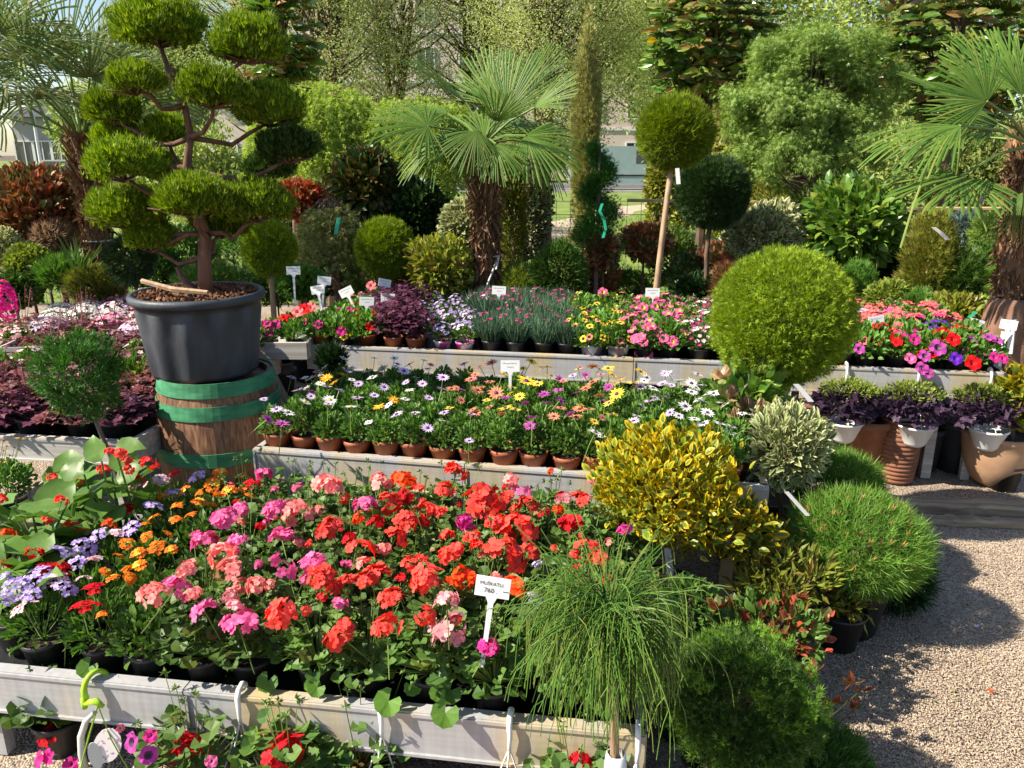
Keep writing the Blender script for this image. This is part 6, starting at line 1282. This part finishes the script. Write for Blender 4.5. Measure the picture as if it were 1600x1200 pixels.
T4 = AT(1612, 215, 5.2); B4_ = AT(1572, 560, 4.9)
fr4 = [(2.4, .6, 1, 1.0, 0), (1.6, .9, 0, 1.1, 0), (.3, .5, 1, 1, 0), (5.6, .4, 2, 1., 0), (2.0, .2, 2, .9, 0)]
tr_, tp_ = palm('palm at the right edge with wide flat fans', B4_[:2], T4, .52, .42, fr4, .088, 33)
fronds_px(tr_, (1612, 225), 5.1, [
 (1542, 158, -.2, 1470, 78, 0, -.1, -1, .4, 1.05, 3.2, .03), (1560, 190, -.1, 1442, 168, 0, -.1, -.8, .7, 1., 2.0, .08), (1500, 196, -.4, 1362, 208, -.2, .1, -.4, .9, 1., 1.6, .25), (1512, 200, -.2, 1395, 245, 0, .1, -.5, .8, 1., 1.8, .3),
 (1500, 276, -.4, 1430, 312, -.25, .0, -.45, .9, 1.05, 4.0, .08), (1590, 130, .1, 1560, 30, .2, .2, -1, .3, 1., 2.4, .05), (1598, 150, -.3, 1640, 60, 0, .2, -1, .3, 1., 2.6, .05), (1600, 300, -.2, 1575, 380, -.1, -.3, -.8, .5, .7, 1.8, .4)])
t = thing('jute_sack', 'brown jute sacking wrapped around the foot of the right palm', 'sack', (B4_[0] - .03, B4_[1], 0)); zz = AT(1560, 465, 4.9)[2]
part('cloth', MB().lathe([(.13, 0), (.15, .3), (.16, .55), (.15, zz - .15), (.13, zz - .04), (.105, zz), (.09, zz - .01)], 48, wav=.05, wn_=9).mesh('cloth', solid('jute', (.24, .13, .085), (.13, .07, .045), .95, nscale=9, bump=.8, bscale=120), True), t)

# ------------------------------------------------------------------ taller plants and trees behind
def tree(name, label, px, pyc, Y, rx, ry, nc, lp, L, T, mats, sig=.10, bark=None, trw=.08, multi=1, inner=.35, cat='tree', lean=0, up=.2, zmin=-1, ground=0, limb=True, group=None):
    P = AT(px, pyc, Y); k = mpp(P); R = np.array([rx * k, rx * k * .8, ry * k]); t = thing(name, label, cat, (P[0] + lean, P[1], ground), group)
    c = np.array([-lean, 0, P[2] - ground]); u = runit(nc * 3); u = u[u[:, 2] > zmin][:nc]; C_ = c + u * R * rng.uniform(inner, 1, (len(u), 1)) ** .6
    mb = MB(); trs = []
    for m in range(multi):
        a = m * 2.2; off = np.array([math.cos(a), math.sin(a), 0]) * (.25 * R[0] * (multi > 1)); top = c + off * 1.3 + [0, 0, R[2] * .8]
        pts = np.array([off * .3, (off * .3) * .6 + c * .45 + rng.normal(size=3) * .03, c + off + rng.normal(size=3) * .04, top]); pts[0, 2] = 0; mb.tube(pts, [trw, trw * .75, trw * .45, trw * .12], 7); trs.append(pts)
    if limb:
        for q in C_:
            pts = trs[rng.integers(len(trs))]; s = rng.uniform(.3, .9); b = pts[1] + (pts[3] - pts[1]) * s
            if b[2] > q[2]: b = pts[1] + (pts[3] - pts[1]) * max(0, (q[2] - pts[1][2]) / (pts[3][2] - pts[1][2]) - .15)
            mb.tube([b, (b + q) / 2 + [0, 0, -.04] + rng.normal(size=3) * .03, q], [trw * .28, trw * .16, trw * .06], 4, cap=False)
    part('trunk', mb.mesh('trunk', bark or M_BARK), t)
    idx = rng.integers(0, len(C_), lp); g = rng.normal(size=(lp, 3)) * sig * R.mean(); Pt = C_[idx] + g * [1, 1, .8]; out = nrm(Pt - c)
    mb = MB(); mb.scat(T, Pt, out * .6 + runit(lp) * .9 + [0, 0, up], out * .6 + runit(lp) * .6 + [0, 0, .5], L * rng.uniform(.7, 1.3, lp)); part('crown', mb.mesh('crown', mats), t, kind='stuff'); return t
BIRL = ['birch with thin loose crown, the one nearest the juniper tip', 'birch whose dark trunk rises left of the centre palm', 'birch directly above the centre palm crown', 'birch between centre palm and the thin cypress', 'birch right behind the thin cypress', 'slender birch behind the clipped thuja standard', 'birch far left behind the juniper top']
for k, (x, yc, Y, rx, ry) in enumerate([(500, 40, 14, 120, 190), (610, 30, 15.5, 110, 200), (740, 10, 16, 120, 200), (850, 60, 14.5, 110, 200), (925, 40, 16, 90, 175), (1062, 50, 15, 100, 170), (380, 10, 17, 120, 180)]):
    tree('birch_tree', BIRL[k], x, yc, Y, rx, ry, 110, 22000, .048, LEAF, [G_BIRCH], sig=.15, bark=M_BARK, trw=.10, multi=2, inner=.2, group='birches on the lawn')
FARL = ['olive green far tree left of the pink house', 'far tree closing the view between the two left palms', 'far tree behind the centre birches', 'dense far tree above the pale van', 'dense far tree behind the thuja standard', 'far tree filling the gap by the feathery tree', 'far tree behind the right magnolia', 'far tree at the right edge of the lawn', 'low far tree between the birches and road']
for k, (x, yc, Y, rx, ry) in enumerate([(250, 150, 34, 90, 110), (150, 200, 30, 60, 60), (560, 225, 48, 110, 30), (1010, 60, 50, 110, 140), (1130, 90, 24, 130, 190), (1260, 30, 26, 150, 230), (1400, 30, 22, 150, 260), (1560, 50, 24, 160, 270), (820, 235, 50, 110, 24)]):
    tree('far_tree', FARL[k], x, yc, Y, rx, ry, 80, 17000, .2 if Y > 28 else .14, LEAF, [G_OLIVE], sig=.16, trw=.2, inner=.25, group='far trees beyond the road and lawn')
# shaded green wall of shrubs along the right part of the fence
for k, (x, yc, Y, rx, ry, m, lab) in enumerate([(1180, 250, 10.5, 110, 130, G_CHOI, 'yellow green hedge shrub beyond the fence behind the dark ball'), (1420, 280, 10.5, 120, 110, G_OLIVE, 'olive hedge shrub beyond the fence near the laurel'), (1570, 300, 10.0, 100, 130, G_OLIVE, 'olive hedge shrub beyond the fence at the right palm'), (1050, 330, 10.8, 30, 50, G_CHOI, 'small yellowish bush beyond the fence beside the slanting stem'),
      (480, 330, 10.2, 60, 70, G_FEATHER, 'light green bush beyond the fence under the cedar'), (330, 300, 9.8, 90, 90, G_OLIVE, 'green bush beyond the fence behind the juniper trunk'), (640, 300, 9.8, 70, 50, G_MID, 'green bush beyond the fence left of centre palm')]):
    tree('hedge_shrub', lab, x, yc, Y, rx, ry, 50, 9000, .075, LEAF, [m], sig=.16, trw=.04, inner=.2, cat='shrub')
# feathery tree
tree('feathery_tree', 'big soft feathery tree with grey trunk right of the clipped standard', 1268, 168, 7.4, 132, 134, 170, 52000, .05, SPR, [G_FEATHER], sig=.085, bark=M_BARKG, trw=.05, inner=.25, up=-.5)
# weeping cedar
def weeping(name, label, px, py, Y, rx, ry, nst, Ls, mats):
    P = AT(px, py, Y); k = mpp(P); R = np.array([rx * k, rx * k * .7, ry * k * .5]); t = thing(name, label, 'tree', (P[0], P[1], 0)); c = np.array([0, 0, P[2] + R[2] * .3])
    mb = MB(); mb.tube([(0, 0, 0), (.05, 0, c[2] * .5), (-.03, 0, c[2] + R[2] * .5)], [.06, .05, .02], 7); br = MB(); A_ = []; D_ = []
    for i in range(nst):
        u = runit(1)[0]; u[2] = abs(u[2]); s = c + u * R * rng.uniform(.25, 1) ** .5; L = Ls * rng.uniform(.5, 1.2)
        if i < 40: mb.tube([(0, 0, c[2] * .8), (c + s) / 2 + [0, 0, .1], s], [.03, .02, .008], 4, cap=False)
        m = 34; tt = np.linspace(0, 1, m)[:, None]; pts = s + np.c_[u[0] * .35 * np.sqrt(tt) * L, u[1] * .35 * np.sqrt(tt) * L, -tt * L + .1 * tt * (1 - tt)]; A_.append(pts + rng.normal(size=(m, 3)) * .015); D_.append(np.c_[np.tile(u[:2] * .4, (m, 1)), np.full(m, -.6)] + runit(m) * .7)
    A_ = np.concatenate(A_); D_ = np.concatenate(D_); part('trunk', mb.mesh('trunk', M_BARK), t); mb = MB(); mb.scat(SPR, A_, D_, runit(len(A_)) + [0, 0, .5], .06 * rng.uniform(.7, 1.3, len(A_))); part('crown', mb.mesh('crown', mats), t, kind='stuff')
weeping('weeping_cedar', 'light green weeping cedar draped over its frame behind the price tags', 500, 190, 8.0, 90, 95, 900, .7, [G_CEDAR])
weeping('weeping_cedar', 'light green weeping cedar hanging left of the centre palm', 655, 205, 8.0, 95, 85, 900, .62, [G_CEDAR])
# slim cypress and spiral thuja
t = shrub('cypress', 'tall thin brownish cypress between palm and clipped standard', 'tree', 915, 215, 7.4, 21, 168, .05, 9000, [G_CYP], T=SPR, inner=.3, amp=.12, fr=6, up=1.2)
P = AT(935, 310, 6.3); t = thing('spiral_thuja', 'deep green spiral clipped thuja with hanging green ribbon', 'topiary', (P[0], P[1], 0)); mb = MB(); mb.tube([(0, 0, 0), (0, 0, AT(935, 228, 6.3)[2])], [.025, .01], 6); part('trunk', mb.mesh('trunk', M_BARKG), t)
mb = MB(); n = 7000; tt = rng.uniform(0, 1, n); ang = tt * 2 * math.pi * 2.6; zt, zb_ = AT(935, 228, 6.3)[2], AT(935, 395, 6.3)[2]; rr = .10 * (1.15 - tt * .75); q = np.c_[np.cos(ang) * rr, np.sin(ang) * rr, zb_ + (zt - zb_) * tt] + rng.normal(size=(n, 3)) * (.055 * (1.15 - .7 * tt))[:, None]
mb.scat(SPR, q, nrm(q * [1, 1, 0]) + [0, 0, .8] + runit(n) * .5, runit(n) + [0, -.3, .5], .04 * rng.uniform(.7, 1.2, n)); part('crown', mb.mesh('crown', [leafmat('emerald_spray', [(.03, .12, .02), (.07, .2, .03)], .2, .5)]), t)
# magnolias: each leaf its own piece
OVN = T_oval(.2)
ML = [MB().scat(OVN, np.zeros((1, 3)), np.array([[0, 1., 0]]), np.array([[0, 0, 1.]]), 1.).mesh('leaf', m) for m in (G_MAG, G_MAG, G_MAG, G_MAGB, leafmat('yellowing_leaf', [(.5, .4, .03), (.55, .3, .03)], .3, .3))]
def magnolia(label, px, py, Y, rx, ry, n, L):
    P = AT(px, py, Y); k = mpp(P); R = np.array([rx * k, rx * k * .7, ry * k]); t = thing('magnolia_tree', label, 'tree', (P[0], P[1], 0)); c = np.array([0, 0, P[2]]); nc = n // 7 * 6
    u = runit(nc); C_ = c + u * R * rng.uniform(.25, 1, (nc, 1)) ** .5; mb = MB(); mb.tube([(0, 0, 0), (.03, 0, c[2] * .6), c + [0, 0, R[2] * .6]], [.06, .045, .015], 7); left = n
    for q in C_[:26]: mb.tube([np.array([0, 0, max(.3, q[2] - .5 - abs(q[0]) * .4)]), (q + c) / 2 + [0, 0, -.05], q], [.014, .009, .005], 4, cap=False)
    part('trunk', mb.mesh('trunk', M_BARK), t); bulk = MB()
    for q in C_:
        d0 = nrm(q - c) + [0, -.35, .35]
        for j in range(7):
            a = j * .9 + rng.uniform(0, .4); d = nrm(d0 * .5 + np.array([math.cos(a), math.sin(a), -.25]) * .9); N = d0 + rng.normal(size=3) * .3
            if q[1] < c[1] + R[1] * .45 and left > 0 and j < 6: leafobj('leaf', ML[rng.choice(5, p=[.3, .3, .25, .11, .04])], t, q + d * .02, d, N, L * rng.uniform(.75, 1.15)); left -= 1
            else: bulk.scat(OVN, (q + d * .02)[None], d[None], np.asarray(N)[None], L * rng.uniform(.75, 1.15))
    part('inner_leaves', bulk.mesh('inner_leaves', [leafmat('mixed_magnolia', [(.06, .14, .02), (.14, .24, .03), (.28, .15, .05), (.10, .19, .03), (.24, .3, .05)], .15, .25, .5)]), t, kind='stuff')
magnolia('magnolia with glossy leaves and rusty undersides above the clipped standard', 1112, 60, 8.6, 100, 92, 290, .17)
magnolia('magnolia filling the upper right corner above the palm fans', 1500, 70, 8.0, 130, 118, 295, .17)
magnolia('dark magnolia peeping between juniper top and birches', 440, 60, 8.4, 44, 90, 110, .17)
# a thin weeping tree with dark threads near the tags, and yuccas
weeping('weeping_larch', 'small dark weeping tree between juniper and bright clipped ball', 515, 345, 6.4, 34, 44, 110, .45, [G_CYP])
for k, (x, y, Y, n, L, lab) in enumerate([(122, 420, 5.6, 60, .45, 'spiky green yucca left of the palm foot'), (1558, 505, 5.2, 40, .4, 'spiky leaved plant against the right palm')]):
    P = AT(x, y, Y); t = thing('yucca', lab, 'yucca', (P[0], P[1], 0)); c = np.array([0, 0, max(.1, P[2] - .15)]); mb = MB(); mb.tube([(0, 0, 0), c], [.03, .025], 6); part('trunk', mb.mesh('trunk', M_BARK), t)
    mb = MB(); u = runit(n); u[:, 2] = abs(u[:, 2]) + .25; mb.scat(BLADE, np.tile(c, (n, 1)), u, [0, 0, 1.] + runit(n) * .3, L * rng.uniform(.6, 1, n), np.full(n, 1.1)); part('leaves', mb.mesh('leaves', [G_MID]), t)
# little conifer and terracotta pot peeping beneath the rear rail left end
shrub('dwarf_conifer', 'small dark conifer below the left end of the rear rail', 'shrub', 518, 562, 4.0, 22, 24, .04, 700, [G_DARK], T=TUFT, inner=.2, up=1.)
for o in bpy.data.objects:
    if o.parent is None and o.type == 'EMPTY' and not o.children: bpy.data.objects.remove(o)
